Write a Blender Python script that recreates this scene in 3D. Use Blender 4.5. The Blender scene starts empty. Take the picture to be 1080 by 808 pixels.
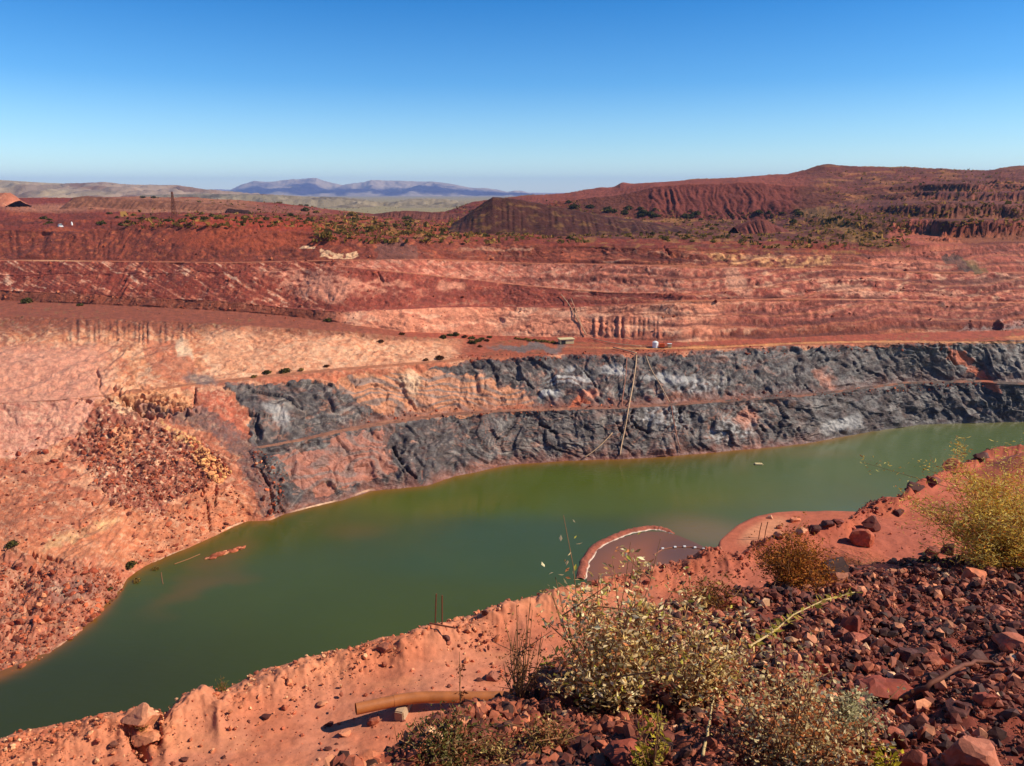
import bpy, math, random
import numpy as np
rng = np.random.default_rng(7); random.seed(7)
R = math.radians
C = bpy.context.scene.collection
# ------------------------------------------------------------------ camera model (image pixels to world points)
H = 70.0; F = 800.0; CX, CY = 540.0, 404.0; P = R(14.0); CP, SP = math.cos(P), math.sin(P)
def T(py):                       # drop per metre forward for a sight line
    v = (np.asarray(py, float) - CY) / F
    return (SP + v * CP) / (CP - v * SP)
def SX(px, py, D):
    v = (np.asarray(py, float) - CY) / F
    return (np.asarray(px, float) - CX) / F * D / (CP - v * SP)
def at_d(px, py, D): return np.stack([SX(px, py, D), D + 0 * np.asarray(px, float), H - T(py) * D], -1)
def at_z(px, py, z):
    D = (H - z) / T(py); return at_d(px, py, D)
def pix(X, Y, Z):                # image pixel where a point is seen
    dz = Z - H
    f = Y * CP - dz * SP; up = Y * SP + dz * CP
    return CX + F * X / f, CY - F * up / f

# ------------------------------------------------------------------ noise
_perm = rng.permutation(512).astype(np.int64)
_g = rng.normal(size=(512, 3)); _g /= np.linalg.norm(_g, axis=1)[:, None]; _g = _g.astype(np.float32)
def _h(i, j, k): return _perm[(_perm[(_perm[i & 511] + j) & 511] + k) & 511]
def n3(x, y, z):
    x, y, z = np.broadcast_arrays(np.asarray(x, np.float32), np.asarray(y, np.float32), np.asarray(z, np.float32))
    xi, yi, zi = (np.floor(a).astype(np.int64) for a in (x, y, z))
    fx, fy, fz = x - xi, y - yi, z - zi
    u, v, w = (a * a * a * (a * (a * 6 - 15) + 10) for a in (fx, fy, fz))
    out = 0
    for a in (0, 1):
        for b in (0, 1):
            for c in (0, 1):
                g = _g[_h(xi + a, yi + b, zi + c)]
                d = g[..., 0] * (fx - a) + g[..., 1] * (fy - b) + g[..., 2] * (fz - c)
                out = out + d * (u if a else 1 - u) * (v if b else 1 - v) * (w if c else 1 - w)
    return out * 1.6
def n2(x, y, s=0.0): 
    x, y = np.broadcast_arrays(np.asarray(x, np.float32), np.asarray(y, np.float32))
    xi, yi = np.floor(x).astype(np.int64), np.floor(y).astype(np.int64); k = int(s * 7 + 3)
    fx, fy = x - xi, y - yi
    u, v = (a * a * a * (a * (a * 6 - 15) + 10) for a in (fx, fy))
    out = 0
    for a in (0, 1):
        for b in (0, 1):
            g = _g[_h(xi + a, yi + b, k + 0 * xi)]
            out = out + (g[..., 0] * (fx - a) + g[..., 1] * (fy - b)) * (u if a else 1 - u) * (v if b else 1 - v)
    return out * 1.9
def fb2(x, y, s=0, o=4, g=.5):
    t = 0; a = 1
    for i in range(o): t = t + a * n2(x * 2 ** i, y * 2 ** i, s + i * 1.3); a *= g
    return t
def fb3(x, y, z, o=4, g=.5):
    t = 0; a = 1
    for i in range(o): t = t + a * n3(x * 2 ** i + i * 7, y * 2 ** i, z * 2 ** i); a *= g
    return t
def rg2(x, y, s=0, o=3, g=.5):        # ridged, 0..1ish
    t = 0; a = 1
    for i in range(o): t = t + a * (1 - np.abs(n2(x * 2 ** i, y * 2 ** i, s + i * 1.7)) * 2); a *= g
    return t / 1.75
def blocks(x, y, seed, tilt=1.0):
    """broken planar facets: nearest jittered cell, each with its own offset and slope"""
    x = np.asarray(x, np.float32); y = np.asarray(y, np.float32); xi, yi = np.floor(x).astype(np.int64), np.floor(y).astype(np.int64)
    best = np.full(x.shape, 1e9, np.float32); out = np.zeros(x.shape, np.float32)
    for a in (-1, 0, 1):
        for b in (-1, 0, 1):
            h = _h(xi + a, yi + b, seed); g = _g[h]
            dx, dy = x - (xi + a + .5 + .55 * g[..., 0]), y - (yi + b + .5 + .55 * g[..., 1]); d = dx * dx + dy * dy; m = d < best
            g2 = _g[(h * 7 + 13) & 511]; best = np.where(m, d, best); out = np.where(m, .55 * g2[..., 0] + tilt * (g2[..., 1] * dx + g2[..., 2] * dy), out)
    return out
def sst(a, b, x): t = np.clip((x - a) / (b - a), 0, 1); return t * t * (3 - 2 * t)
def lin(c): c = np.asarray(c, float) / 255; return np.where(c <= .04045, c / 12.92, ((c + .055) / 1.055) ** 2.4)
ALB = .80
def col(r, g, b): return lin((r, g, b)) * ALB * np.array([1, .96, .80])
def mixc(c, k, m): return c * (1 - m[..., None]) + k * m[..., None]
def poly(x, y, pts):
    ins = np.zeros(x.shape, bool); n = len(pts)
    for i in range(n):
        (x0, y0), (x1, y1) = pts[i], pts[(i + 1) % n]
        if y0 == y1: continue
        c = (y0 > y) != (y1 > y)
        ins ^= c & (x < (x1 - x0) * (y - y0) / (y1 - y0) + x0)
    return ins.astype(np.float32)
def ell(x, y, cx, cy, rx, ry, ang=0, soft=.35):
    a = R(ang); dx, dy = x - cx, y - cy
    u = (dx * math.cos(a) + dy * math.sin(a)) / rx; v = (-dx * math.sin(a) + dy * math.cos(a)) / ry
    return 1 - sst(1 - soft, 1 + soft, np.sqrt(u * u + v * v))

# ------------------------------------------------------------------ materials
def mat(name, base=(.4, .2, .1), rough=.9, attr=None, scale=1., bump=.3, bdist=.1, var=.25, spec=.2, metal=0, detail=8, sub=0):
    m = bpy.data.materials.new(name); m.use_nodes = True; nt = m.node_tree; N = nt.nodes; L = nt.links
    b = N['Principled BSDF']; b.inputs['Roughness'].default_value = rough; b.inputs['Specular IOR Level'].default_value = spec
    b.inputs['Metallic'].default_value = metal
    tc = N.new('ShaderNodeTexCoord'); no = N.new('ShaderNodeTexNoise'); no.inputs['Scale'].default_value = scale; no.inputs['Detail'].default_value = detail
    no.inputs['Roughness'].default_value = .62; L.new(tc.outputs['Object'], no.inputs['Vector'])
    mr = N.new('ShaderNodeMapRange'); mr.inputs['From Min'].default_value = .3; mr.inputs['From Max'].default_value = .7
    mr.inputs['To Min'].default_value = 1 - var; mr.inputs['To Max'].default_value = 1 + var; L.new(no.outputs['Fac'], mr.inputs['Value'])
    mx = N.new('ShaderNodeVectorMath'); mx.operation = 'SCALE'; L.new(mr.outputs['Result'], mx.inputs['Scale'])
    if attr:
        a = N.new('ShaderNodeAttribute'); a.attribute_name = attr; L.new(a.outputs['Color'], mx.inputs[0])
        if name == 'pit_rock': L.new(a.outputs['Alpha'], b.inputs['Roughness']); b.inputs['Specular IOR Level'].default_value = .45
    else: mx.inputs[0].default_value = base[:3]
    L.new(mx.outputs['Vector'], b.inputs['Base Color'])
    if bump:
        n2_ = N.new('ShaderNodeTexNoise'); n2_.inputs['Scale'].default_value = scale * 1.7; n2_.inputs['Detail'].default_value = detail; n2_.inputs['Roughness'].default_value = .65
        L.new(tc.outputs['Object'], n2_.inputs['Vector'])
        bp = N.new('ShaderNodeBump'); bp.inputs['Strength'].default_value = bump; bp.inputs['Distance'].default_value = bdist
        L.new(n2_.outputs['Fac'], bp.inputs['Height']); L.new(bp.outputs['Normal'], b.inputs['Normal'])
    if sub:
        tr = N.new('ShaderNodeBsdfTranslucent'); ms = N.new('ShaderNodeMixShader'); ms.inputs[0].default_value = sub
        L.new(mx.outputs['Vector'], tr.inputs['Color']); L.new(b.outputs[0], ms.inputs[1]); L.new(tr.outputs[0], ms.inputs[2]); L.new(ms.outputs[0], N['Material Output'].inputs[0])
    return m
M = {
 'wall': mat('pit_rock', attr='Col', scale=.55, bump=.9, bdist=.55, var=.32, detail=10),
 'far': mat('plateau_soil', attr='Col', scale=.12, bump=.8, bdist=2.0, var=.3, detail=12),
 'hill': mat('hill_rock', attr='Col', scale=.004, bump=.6, bdist=25, var=.25, detail=12),
 'sand': mat('red_sand', attr='Col', scale=4.5, bump=.55, bdist=.035, var=.2, detail=12),
 'stone': mat('ironstone', attr='Col', scale=14, bump=.5, bdist=.01, var=.35, rough=.75, spec=.35),
 'scree': mat('scree_stone', attr='Col', scale=1.5, bump=.6, bdist=.08, var=.3),
 'leaf': mat('leaf', attr='Col', scale=30, bump=0, var=.2, rough=.85, spec=.08, sub=.35),
 'wood': mat('dry_wood', col(150, 105, 75), scale=25, bump=.4, bdist=.004, var=.3),
 'pale': mat('bleached_wood', col(205, 175, 130), scale=25, bump=.4, bdist=.004, var=.2),
 'rust': mat('rusty_pipe', col(176, 104, 58), scale=4, bump=.25, bdist=.006, var=.22, rough=.55, spec=.4),
 'conc': mat('concrete', col(190, 160, 140), scale=8, bump=.4, bdist=.008, var=.18),
 'pipe': mat('poly_pipe', col(206, 168, 140), scale=1, bump=.1, bdist=.01, var=.2, rough=.6),
 'pipered': mat('dusty_pipe', col(165, 105, 88), scale=1, bump=.1, bdist=.01, var=.2, rough=.6),
 'white': mat('white_paint', (.75, .74, .7), scale=2, bump=0, var=.06, rough=.4, spec=.5),
 'dark': mat('dark_rubber', (.02, .02, .022), scale=4, bump=0, var=.1, rough=.7),
 'glass': mat('window_glass', (.03, .035, .04), scale=2, bump=0, var=.05, rough=.1, spec=.5),
 'cream': mat('cream_metal', col(225, 205, 165), scale=1, bump=.1, var=.12, rough=.6),
 'orange': mat('orange_paint', col(225, 100, 50), scale=1, bump=0, var=.15, rough=.5),
 'steel': mat('rusty_steel', col(120, 70, 55), scale=5, bump=.2, bdist=.01, var=.3, rough=.7),
}
# ------------------------------------------------------------------ mesh helpers
def mesh(name, V, faces, m, parent=None, cols=None, smooth=False, loc=None, gloss=None):
    """faces: (n,k) array of constant k."""
    V = np.asarray(V, np.float32).reshape(-1, 3); Fa = np.asarray(faces, np.int32); k = Fa.shape[1]
    me = bpy.data.meshes.new(name); me.vertices.add(len(V)); me.vertices.foreach_set('co', V.ravel())
    me.loops.add(Fa.size); me.loops.foreach_set('vertex_index', Fa.ravel())
    me.polygons.add(len(Fa)); me.polygons.foreach_set('loop_start', np.arange(0, Fa.size, k, dtype=np.int32))
    try: me.polygons.foreach_set('loop_total', np.full(len(Fa), k, np.int32))
    except Exception: pass
    me.polygons.foreach_set('use_smooth', np.full(len(Fa), smooth))
    me.update(calc_edges=True)
    if cols is not None:
        c = np.ones((len(V), 4), np.float32); c[:, 3] = 1 if gloss is None else np.asarray(gloss).ravel(); c[:, :3] = np.clip(np.asarray(cols).reshape(-1, 3), .003, .95)
        a = me.attributes.new('Col', 'FLOAT_COLOR', 'POINT'); a.data.foreach_set('color', c.ravel())
    me.materials.append(M[m] if isinstance(m, str) else m)
    o = bpy.data.objects.new(name, me); C.objects.link(o)
    if parent is not None: o.parent = parent
    if loc is not None: o.location = loc
    return o
def grid_faces(nr, nc):
    i = np.arange(nr * nc).reshape(nr, nc)
    return np.stack([i[:-1, :-1], i[:-1, 1:], i[1:, 1:], i[1:, :-1]], -1).reshape(-1, 4)
def tag(o, label=None, cat=None, group=None, kind=None):
    if label: o['label'] = label
    if cat: o['category'] = cat
    if group: o['group'] = group
    if kind: o['kind'] = kind
    return o
def empty(name, loc, rz=0):
    o = bpy.data.objects.new(name, None); C.objects.link(o); o.location = tuple(float(a) for a in loc); o.rotation_euler = (0, 0, rz); o.empty_display_size = .3; return o
def copy_tree(o, parent=None):
    c = o.copy(); C.objects.link(c)
    if parent is not None: c.parent = parent
    for ch in [x for x in bpy.data.objects if x.parent == o]: copy_tree(ch, c)
    return c
def tube(pts, r, n=8):
    pts = np.asarray(pts, float); k = len(pts); r = np.broadcast_to(np.asarray(r, float), (k,))
    tan = np.gradient(pts, axis=0); tan /= np.linalg.norm(tan, axis=1)[:, None] + 1e-9
    ref = np.array([0, 0, 1.]) if abs(tan[:, 2]).mean() < .8 else np.array([1., 0, 0])
    a = np.cross(tan, ref); a /= np.linalg.norm(a, axis=1)[:, None] + 1e-9; b = np.cross(tan, a)
    th = np.linspace(0, 2 * math.pi, n, endpoint=False)
    V = pts[:, None] + r[:, None, None] * (np.cos(th)[None, :, None] * a[:, None] + np.sin(th)[None, :, None] * b[:, None])
    i = np.arange(k * n).reshape(k, n)
    Fq = np.stack([i[:-1], np.roll(i, -1, 1)[:-1], np.roll(i, -1, 1)[1:], i[1:]], -1).reshape(-1, 4)
    V = V.reshape(-1, 3); V = np.vstack([V, pts[0], pts[-1]]); c0, c1 = len(V) - 2, len(V) - 1
    caps = [(i[0, j], i[0, (j + 1) % n], c0, c0) for j in range(n)]
    # caps as tris folded into quads is untidy: use ring midpoints
    Fq = np.vstack([Fq, [(i[0, j], c0, i[0, (j + 2) % n], i[0, (j + 1) % n]) for j in range(0, n, 2)], [(i[-1, j], i[-1, (j + 1) % n], i[-1, (j + 2) % n], c1) for j in range(0, n, 2)]])
    return V, Fq
def join(parts):
    Vs, Fs, o = [], [], 0
    for V, Fa in parts: Vs.append(V); Fs.append(np.asarray(Fa) + o); o += len(V)
    return np.vstack(Vs), np.vstack(Fs)
def box(cx, cy, cz, sx, sy, sz, bev=.06, rz=0, taper=1):
    import bmesh
    bm = bmesh.new(); bmesh.ops.create_cube(bm, size=1)
    for v in bm.verts:
        t = taper if v.co.z > 0 else 1
        v.co.x *= sx * t; v.co.y *= sy * t; v.co.z *= sz
    if bev: bmesh.ops.bevel(bm, geom=bm.edges[:], offset=bev, segments=2, affect='EDGES')
    bmesh.ops.triangulate(bm, faces=bm.faces[:]); bm.verts.ensure_lookup_table()
    V = np.array([v.co[:] for v in bm.verts]); Fa = np.array([[v.index for v in f.verts] for f in bm.faces]); bm.free()
    c, s = math.cos(rz), math.sin(rz); V = V @ np.array([[c, s, 0], [-s, c, 0], [0, 0, 1]])
    return V + (cx, cy, cz), Fa

# ------------------------------------------------------------------ loft
def ip(x, pts): p = np.array(sorted(pts), float); return np.interp(x, p[:, 0], p[:, 1])
def sm(a, k=9):
    w = np.hanning(k + 2)[1:-1]; w /= w.sum(); p = k // 2
    return np.convolve(np.pad(a, p, mode='edge'), w, 'valid')
cols_in = np.arange(-30, 1111, 1.0)
XC = np.concatenate([np.linspace(-1300, -300, 26), np.linspace(-290, -31, 60), cols_in, np.linspace(1112, 1400, 60), np.linspace(1410, 2500, 26)])
inn = slice(86, 86 + len(cols_in))

# every line: image row (y) over image column x, and height z or distance d over x
shore = [(-1300, 1500), (-400, 980), (-200, 840), (-100, 775), (0, 714), (25, 704), (50, 690), (80, 670), (100, 655), (115, 640), (128, 625), (134, 612), (150, 600), (175, 588), (200, 578), (225, 566), (245, 556), (260, 550), (285, 549), (300, 543), (330, 535), (360, 528), (390, 518), (420, 515), (450, 512), (480, 502), (540, 490), (600, 486), (660, 484), (720, 480), (790, 474), (850, 468), (880, 462), (920, 455), (970, 448), (1000, 447), (1080, 445), (1300, 440), (2500, 430)]
LN = [
 dict(n='B1', y=[(-1300, 900), (-260, 600), (0, 492), (100, 484), (180, 478), (234, 475), (277, 472), (301, 468), (360, 456), (410, 447), (477, 438), (527, 434.5), (654, 431), (720, 427), (847, 418.6), (954, 405), (1038, 403), (1054, 405), (1080, 406), (2500, 408)], z=[(0, 13), (300, 12)], w=[(210, 0), (260, 2), (360, 4), (450, 4), (500, 3), (1000, 2.5), (1050, 3)]),
 dict(n='B2', y=[(-1300, 600), (-260, 445), (0, 425), (60, 422), (127, 416), (200, 407), (247, 402), (294, 397), (360, 391), (420, 386), (500, 379), (594, 373.5), (654, 373), (720, 370), (820, 365), (920, 362), (997, 361.7), (1080, 358), (2500, 355)], z=[(0, 24)], w=[(80, 0), (130, 3), (360, 3.5), (430, 3), (500, 2)]),
 dict(n='L3', y=[(-1300, 370), (-260, 345), (0, 334), (120, 336), (240, 342), (360, 349), (427, 355), (520, 358), (620, 361), (720, 365), (860, 360), (987, 359), (1080, 354), (2500, 350)], z=[(0, 34), (240, 33), (360, 31), (427, 28), (520, 24.8), (1080, 24.4)]),
 dict(n='L3b', y=[(-1300, 330), (-260, 320), (0, 317), (120, 322), (240, 328), (300, 333), (360, 341), (427, 350), (527, 354), (621, 356), (661, 358), (720, 361), (854, 355), (954, 351), (1080, 348), (2500, 345)], z=[(0, 34.6), (240, 33.6), (360, 31.5), (427, 28.5), (520, 25.4), (1080, 25)]),
 dict(n='L4', y=[(-1300, 318), (-260, 312), (0, 306), (240, 318), (300, 324.5), (360, 329), (470, 324), (594, 324), (700, 320), (720, 317.5), (837, 315.6), (954, 317), (1080, 320), (2500, 320)], s=.95, w=[(250, 0), (340, 1.2)]),
 dict(n='L45', y=[(-1300, 292), (0, 290), (300, 286), (360, 281), (460, 291), (560, 302), (640, 308.5), (720, 310), (800, 305), (954, 306), (1080, 308)], s=.8, w=[(300, 0), (360, .8), (700, .8), (760, 0)]),
 dict(n='L5', y=[(-1300, 277), (-260, 276), (0, 275), (120, 276), (240, 277.5), (360, 275), (460, 274), (560, 278), (720, 281), (854, 284), (954, 287), (1080, 288), (2500, 290)], s=.8, w=[(0, 1.1)]),
 dict(n='L6', y=[(-1300, 246), (-260, 245), (0, 243), (84, 244), (150, 238), (200, 235), (250, 240), (300, 244), (360, 249), (450, 253), (540, 258), (640, 261), (720, 264), (914, 269), (1000, 264), (1080, 257), (2500, 250)], s=.8),
 dict(n='L7', y=[(-1300, 237), (0, 236), (150, 229), (230, 229), (300, 232), (400, 242), (480, 250), (560, 252), (640, 254), (720, 256), (860, 259), (914, 258), (960, 250), (1000, 243), (1080, 238)], d=[(0, 380), (360, 350), (720, 345), (914, 335), (1080, 345)]),
 dict(n='L8', y=[(-1300, 223), (0, 222), (110, 224), (200, 226), (280, 224), (340, 228), (400, 232), (480, 236), (560, 238), (640, 240), (720, 242), (800, 240), (860, 232), (950, 222), (1080, 216)], d=[(0, 520), (720, 480), (950, 430), (1080, 430)]),
 dict(n='L9', y=[(-1300, 214), (0, 213), (60, 213), (100, 212), (140, 214), (200, 213), (260, 214), (300, 217), (340, 221), (400, 228), (470, 230), (560, 226), (640, 226), (665, 229), (720, 232), (800, 231), (840, 224), (900, 213), (980, 208), (1080, 200)], d=[(0, 760), (400, 800), (560, 620), (900, 600), (1080, 560)]),
 dict(n='L10', y=[(-1300, 211), (0, 209), (75, 209), (130, 208), (200, 208.5), (260, 212), (300, 216), (340, 221), (400, 227), (470, 226), (500, 222), (560, 215), (640, 208), (665, 203), (690, 196), (740, 194), (800, 192.5), (840, 194), (860, 197), (900, 201), (980, 198), (1080, 190)], d=[(0, 900), (400, 900), (560, 660), (1080, 640)]),
 dict(n='L11', y=[(-1300, 211), (0, 209), (75, 209), (130, 208), (200, 208.5), (260, 212), (300, 216), (340, 221), (400, 226.5), (470, 224), (500, 212), (540, 208), (560, 206.5), (600, 203), (650, 196.5), (656, 194), (665, 193.5), (700, 191.5), (740, 189.5), (790, 186), (830, 183), (845, 180), (858, 176.5), (872, 174), (900, 174.5), (960, 176.5), (1040, 179.5), (1055, 177.5), (1080, 177), (1300, 176), (2500, 190)], d=[(0, 940), (400, 950), (560, 800), (1080, 800)]),
]
shoreY = sm(ip(XC, shore), 5)
rows = []   # (name, y, D, seg)
D1 = H / T(shoreY)
rows.append(('under', shoreY + 12, None)); rows.append(('shore', shoreY, D1))
for i, ln in enumerate(LN):
    y = sm(ip(XC, ln['y']), 9)
    Dp = rows[-1][2]; zp = H - T(rows[-1][1]) * Dp
    if 'd' in ln: D = np.maximum(sm(ip(XC, ln['d']), 61), Dp + 15)
    elif 's' in ln: D = (H - zp + ln['s'] * Dp) / (T(y) + ln['s'])       # climb at a steady batter until the image row
    else: D = np.maximum((H - sm(ip(XC, ln['z']), 61)) / T(y), Dp + .5)
    rows.append((ln['n'], y, D))
    if 'w' in ln:
        w = sm(ip(XC, ln['w']), 41); rows.append((ln['n'] + 'b', y - w, T(y) * D / T(y - w)))
names = [r[0] for r in rows]
Ys = [r[1] for r in rows]; Ds = [r[2] for r in rows]
Ys[0] = shoreY + 8; Ds[0] = D1 - 5.0
base_lines = []
for y, D in zip(Ys, Ds): base_lines.append(np.stack([SX(XC, y, D), D, H - T(y) * D], -1))
base_lines[0] = base_lines[1] + np.array([0, -6., -6.])
# close the back: drop behind the skyline, the far plain
top = base_lines[-1]
def back(pt, d, z):
    q = pt.copy(); q[:, 0] *= d / pt[:, 1]; q[:, 1] = d; q[:, 2] = z; return q
base_lines.append(back(top, 1150, np.minimum(top[:, 2] - 6, 40))); base_lines.append(back(top, 1800, 38.)); base_lines.append(back(top, 30000, 30.))
NL = len(base_lines); nseg = NL - 1
Yd = Ys + [Ys[-1], Ys[-1], Ys[-1]]
# rows per segment
ymid = [np.abs(Yd[i] - Yd[i + 1])[inn].max() for i in range(nseg)]
Pg, Yg, Sg, Tg = [], [], [], []
for i in range(nseg):
    n = 6 if i >= NL - 4 else max(3, int(np.ceil(min(ymid[i] * 1.05, 230)))) if i else 6
    for k in range(n):
        t = k / n
        a, b = base_lines[i], base_lines[i + 1]
        Pt = a + (b - a) * t
        Pg.append(Pt); Yg.append(Yd[i] * (1 - t) + Yd[i + 1] * t); Sg.append(i); Tg.append(t)
Pg.append(base_lines[-1]); Yg.append(Yd[-1]); Sg.append(nseg); Tg.append(0)
Pg = np.array(Pg); Sg = np.array(Sg); Tg = np.array(Tg)
nr, nc = Pg.shape[:2]
# image pixel coordinates of every grid point
PX = np.repeat(XC[None].astype(np.float32), nr, 0); PY = pix(Pg[..., 0], Pg[..., 1], Pg[..., 2])[1].astype(np.float32)
seg = np.repeat(Sg[:, None], nc, 1); tt = np.repeat(Tg[:, None], nc, 1)
nm = names + ['back1', 'plain', 'edge']
def SEG(*ns): return np.isin(seg, [nm.index(n) for n in ns]).astype(np.float32)
# normals
du = np.gradient(Pg, axis=1); dv = np.gradient(Pg, axis=0); Nn = np.cross(du, dv); Nn /= np.linalg.norm(Nn, axis=2)[..., None] + 1e-9
Nn *= np.sign(Nn[..., 2:3] + 1e-6)
# coordinates along the wall and up it
mid = base_lines[names.index('B2')]; s1 = np.concatenate([[0], np.cumsum(np.linalg.norm(np.diff(mid[:, :2], axis=0), axis=1))])
S = np.repeat(s1[None], nr, 0); U = np.concatenate([np.zeros((1, nc)), np.cumsum(np.linalg.norm(np.diff(Pg, axis=0), axis=2), axis=0)])
X3, Y3, Z3 = (Pg[..., q].astype(np.float32) for q in range(3)); S = S.astype(np.float32); U = U.astype(np.float32)
bench = SEG('B1', 'B2', 'L3', 'L4', 'L45', 'L5'); 
bench = np.where((seg == nm.index('L4b')) | (seg == nm.index('B1b')), 0, bench)
flat = np.zeros((nr, nc), np.float32)
for n in ('B1', 'B2', 'L3', 'L4', 'L45', 'L5'): flat = np.maximum(flat, (seg == nm.index(n)) * 1.0)
flat = np.maximum(flat, ((seg == nm.index('L3')) & (PX > 500)) * 1.0)
# B2b (from bench2 back to L3) is flat right of x=500
flat = np.maximum(flat, (seg == nm.index('B2b')) * sst(470, 540, PX))
wallm = 1 - flat
edge = np.minimum(sst(0, .12, tt), 1 - sst(.93, 1.0, tt)) * wallm
wallzone = (seg >= 1) & (seg < nm.index('L6')); far = (seg >= nm.index('L6')) & (seg < nm.index('back1'))
# masks
wx = PX + 9 * fb2(PX / 30, PY / 30, 1, 3) + 3 * n2(PX / 6, PY / 6, 8); wy = PY + 5 * fb2(PX / 26, PY / 22, 5, 3) + 2 * n2(PX / 5, PY / 5, 9)
shale = poly(wx, wy, [(242, 412), (256, 402), (287, 408), (318, 406), (345, 405), (376, 411), (392, 400), (440, 400), (455, 388), (500, 380), (600, 373), (720, 371), (820, 366), (1000, 361), (1010, 350), (1060, 340), (1600, 330), (1600, 700), (300, 700), (290, 530), (280, 500), (262, 470), (268, 458), (258, 440)])
peachA = poly(wx, wy, [(360, 398), (460, 390), (520, 402), (560, 420), (560, 432), (420, 445), (395, 430), (365, 412)])
pinkB = poly(wx, wy, [(290, 480), (340, 470), (360, 458), (418, 450), (416, 500), (380, 512), (330, 525), (300, 500)])
rubble = poly(wx, wy, [(92, 440), (112, 425), (150, 440), (180, 450), (225, 470), (245, 500), (200, 520), (170, 530), (150, 545), (115, 530), (90, 490), (70, 470)])
rubble2 = poly(wx, wy, [(-60, 600), (20, 585), (60, 590), (130, 600), (130, 640), (60, 690), (-60, 760)])
# ---- displacement
K = S + .55 * U
fold = fb2(S / 34, U / 20, 21, 3)
lam = np.sin((U * .9 + S * .25 + 16 * fold) * 1.25)            # folded beds
lam2 = np.sin((U * .9 + S * .25 + 16 * fold) * 3.1 + 2 * n2(S / 4, U / 4, 4))
gul = rg2(S / 5.5 + .4 * n2(S / 9, U / 9, 2), U / 22, 11, 3)
gul_s = rg2((S + .8 * U) / 7, (U - .2 * S) / 26, 14, 3)
big = fb2(S / 26, U / 18, 31, 3)
rough = fb3(X3 / 2.3, Y3 / 2.3, Z3 / 2.3, 4, .6)
rgh1 = fb3(X3 / .9, Y3 / .9, Z3 / .9, 2, .6)
crk = rg2(S / 11 + .5 * fb2(S / 5, U / 5, 43, 2), U / 9, 41, 2)
crack = sst(.80, .98, crk)
cmask = sst(.0, .4, fb2(S / 30, U / 20, 77, 2))
stri = fb2((S - .35 * U) / 1.5, U / 16, 45, 3, .6)              # rills down the face
dipc = fb2((S + 1.4 * U) / 2.2, (U - .3 * S) / 22, 46, 3, .6)      # jointing along the dip
wrp = fb2(S / 7, U / 7, 47, 3)
stri = fb2((S - .35 * U + 2.2 * wrp) / 1.3, U / 9, 45, 4, .65)              # rills down the face
dipc = fb2((S + 1.4 * U + 3 * wrp) / 2.0, (U - .3 * S) / 12, 46, 4, .65)      # jointing along the dip
visb = sst(-.3, .5, fb2(S / 14, U / 10, 48, 2))
phl = (U * .9 + S * .25 + 16 * fold) * 1.9 + 1.2 * wrp
line = (1 - np.abs(np.sin(phl))) ** 4 * visb                                    # thin curved bedding joints
crk2 = sst(.82, .97, rg2(S / 5 + 1.2 * wrp, U / 4.5 + .8 * wrp, 49, 2)) * sst(-.2, .4, fb2(S / 12, U / 12, 50, 2))
rib = np.abs(n2((S + .8 * U + 3 * wrp) / 8, (U - .35 * S) / 22, 52)) + .45 * np.abs(n2((S + .6 * U + 3 * wrp) / 3.4, (U - .3 * S) / 10, 53))
fac = np.abs(n2(S / 15 + .6 * wrp, U / 11 + .5 * wrp, 54)) + .5 * np.abs(n2(S / 6 + .5 * wrp, U / 5, 55))
w5, w6 = 1.6 * n2(S / 9, U / 9, 57), 1.6 * n2(S / 8, U / 8, 58)
w5, w6 = 2.5 * w5, 2 * w6
bk1 = blocks((S + .8 * U + w5) / 5.0, (U - .35 * S + w6) / 9, 3); bk2 = blocks((S + .6 * U + w5) / 2.4, (U - .3 * S + w6) / 3.6, 5); bk3 = blocks((S + .5 * U + .5 * w5) / 1.2, (U - .3 * S) / 1.5, 9)
fine = sst(-.4, .5, fb2(S / 16, U / 9, 56, 3))                                    # some faces are clean, others broken
disp = wallm * (.7 * big + (.06 + .14 * fine) * rough + .07 * rgh1 * fine) * np.where(wallzone, 1, 0)
disp += shale * wallm * (1.15 * (rib - .35) * (1.2 - .5 * fine) + .5 * (fac - .35) + .65 * bk1 + .25 * bk2 + .14 * bk3 * (.4 + fine) + (.08 * stri + .08 * dipc) * (.4 + fine) - .25 * line * fine - .5 * crk2 * fine)
disp += (1 - shale) * wallm * wallzone * (.2 * (rib - .35) + .5 * (fac - .35) + (.22 * bk1 + .12 * bk2 + .12 * bk3) * (.15 + fine) + .07 * dipc * fine - .5 * crack * cmask - .25 * crk2 * fine)
disp -= shale * wallm * 1.3 * crack * sst(.15, .5, fb2(S / 18, U / 18, 79, 2))
disp += rubble * (.5 * rough + .3 * rgh1) + rubble2 * (.45 * rough + .35 * rgh1 + .9 * big)
# flutes just under benches
def flute(x0, x1, y0, y1, amp, per):
    m = sst(x0 - 8, x0 + 8, wx) * (1 - sst(x1 - 8, x1 + 8, wx)) * sst(y0 - 3, y0 + 3, wy) * (1 - sst(y1 - 4, y1 + 4, wy))
    r = np.abs(n2(S / per, U / 40, 3)) * 2; return amp * m * (r - .5)
disp += flute(625, 700, 335, 357, .55, 1.5) + flute(70, 200, 340, 362, .35, 1.2) + flute(0, 130, 247, 272, .35, 2)
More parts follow.
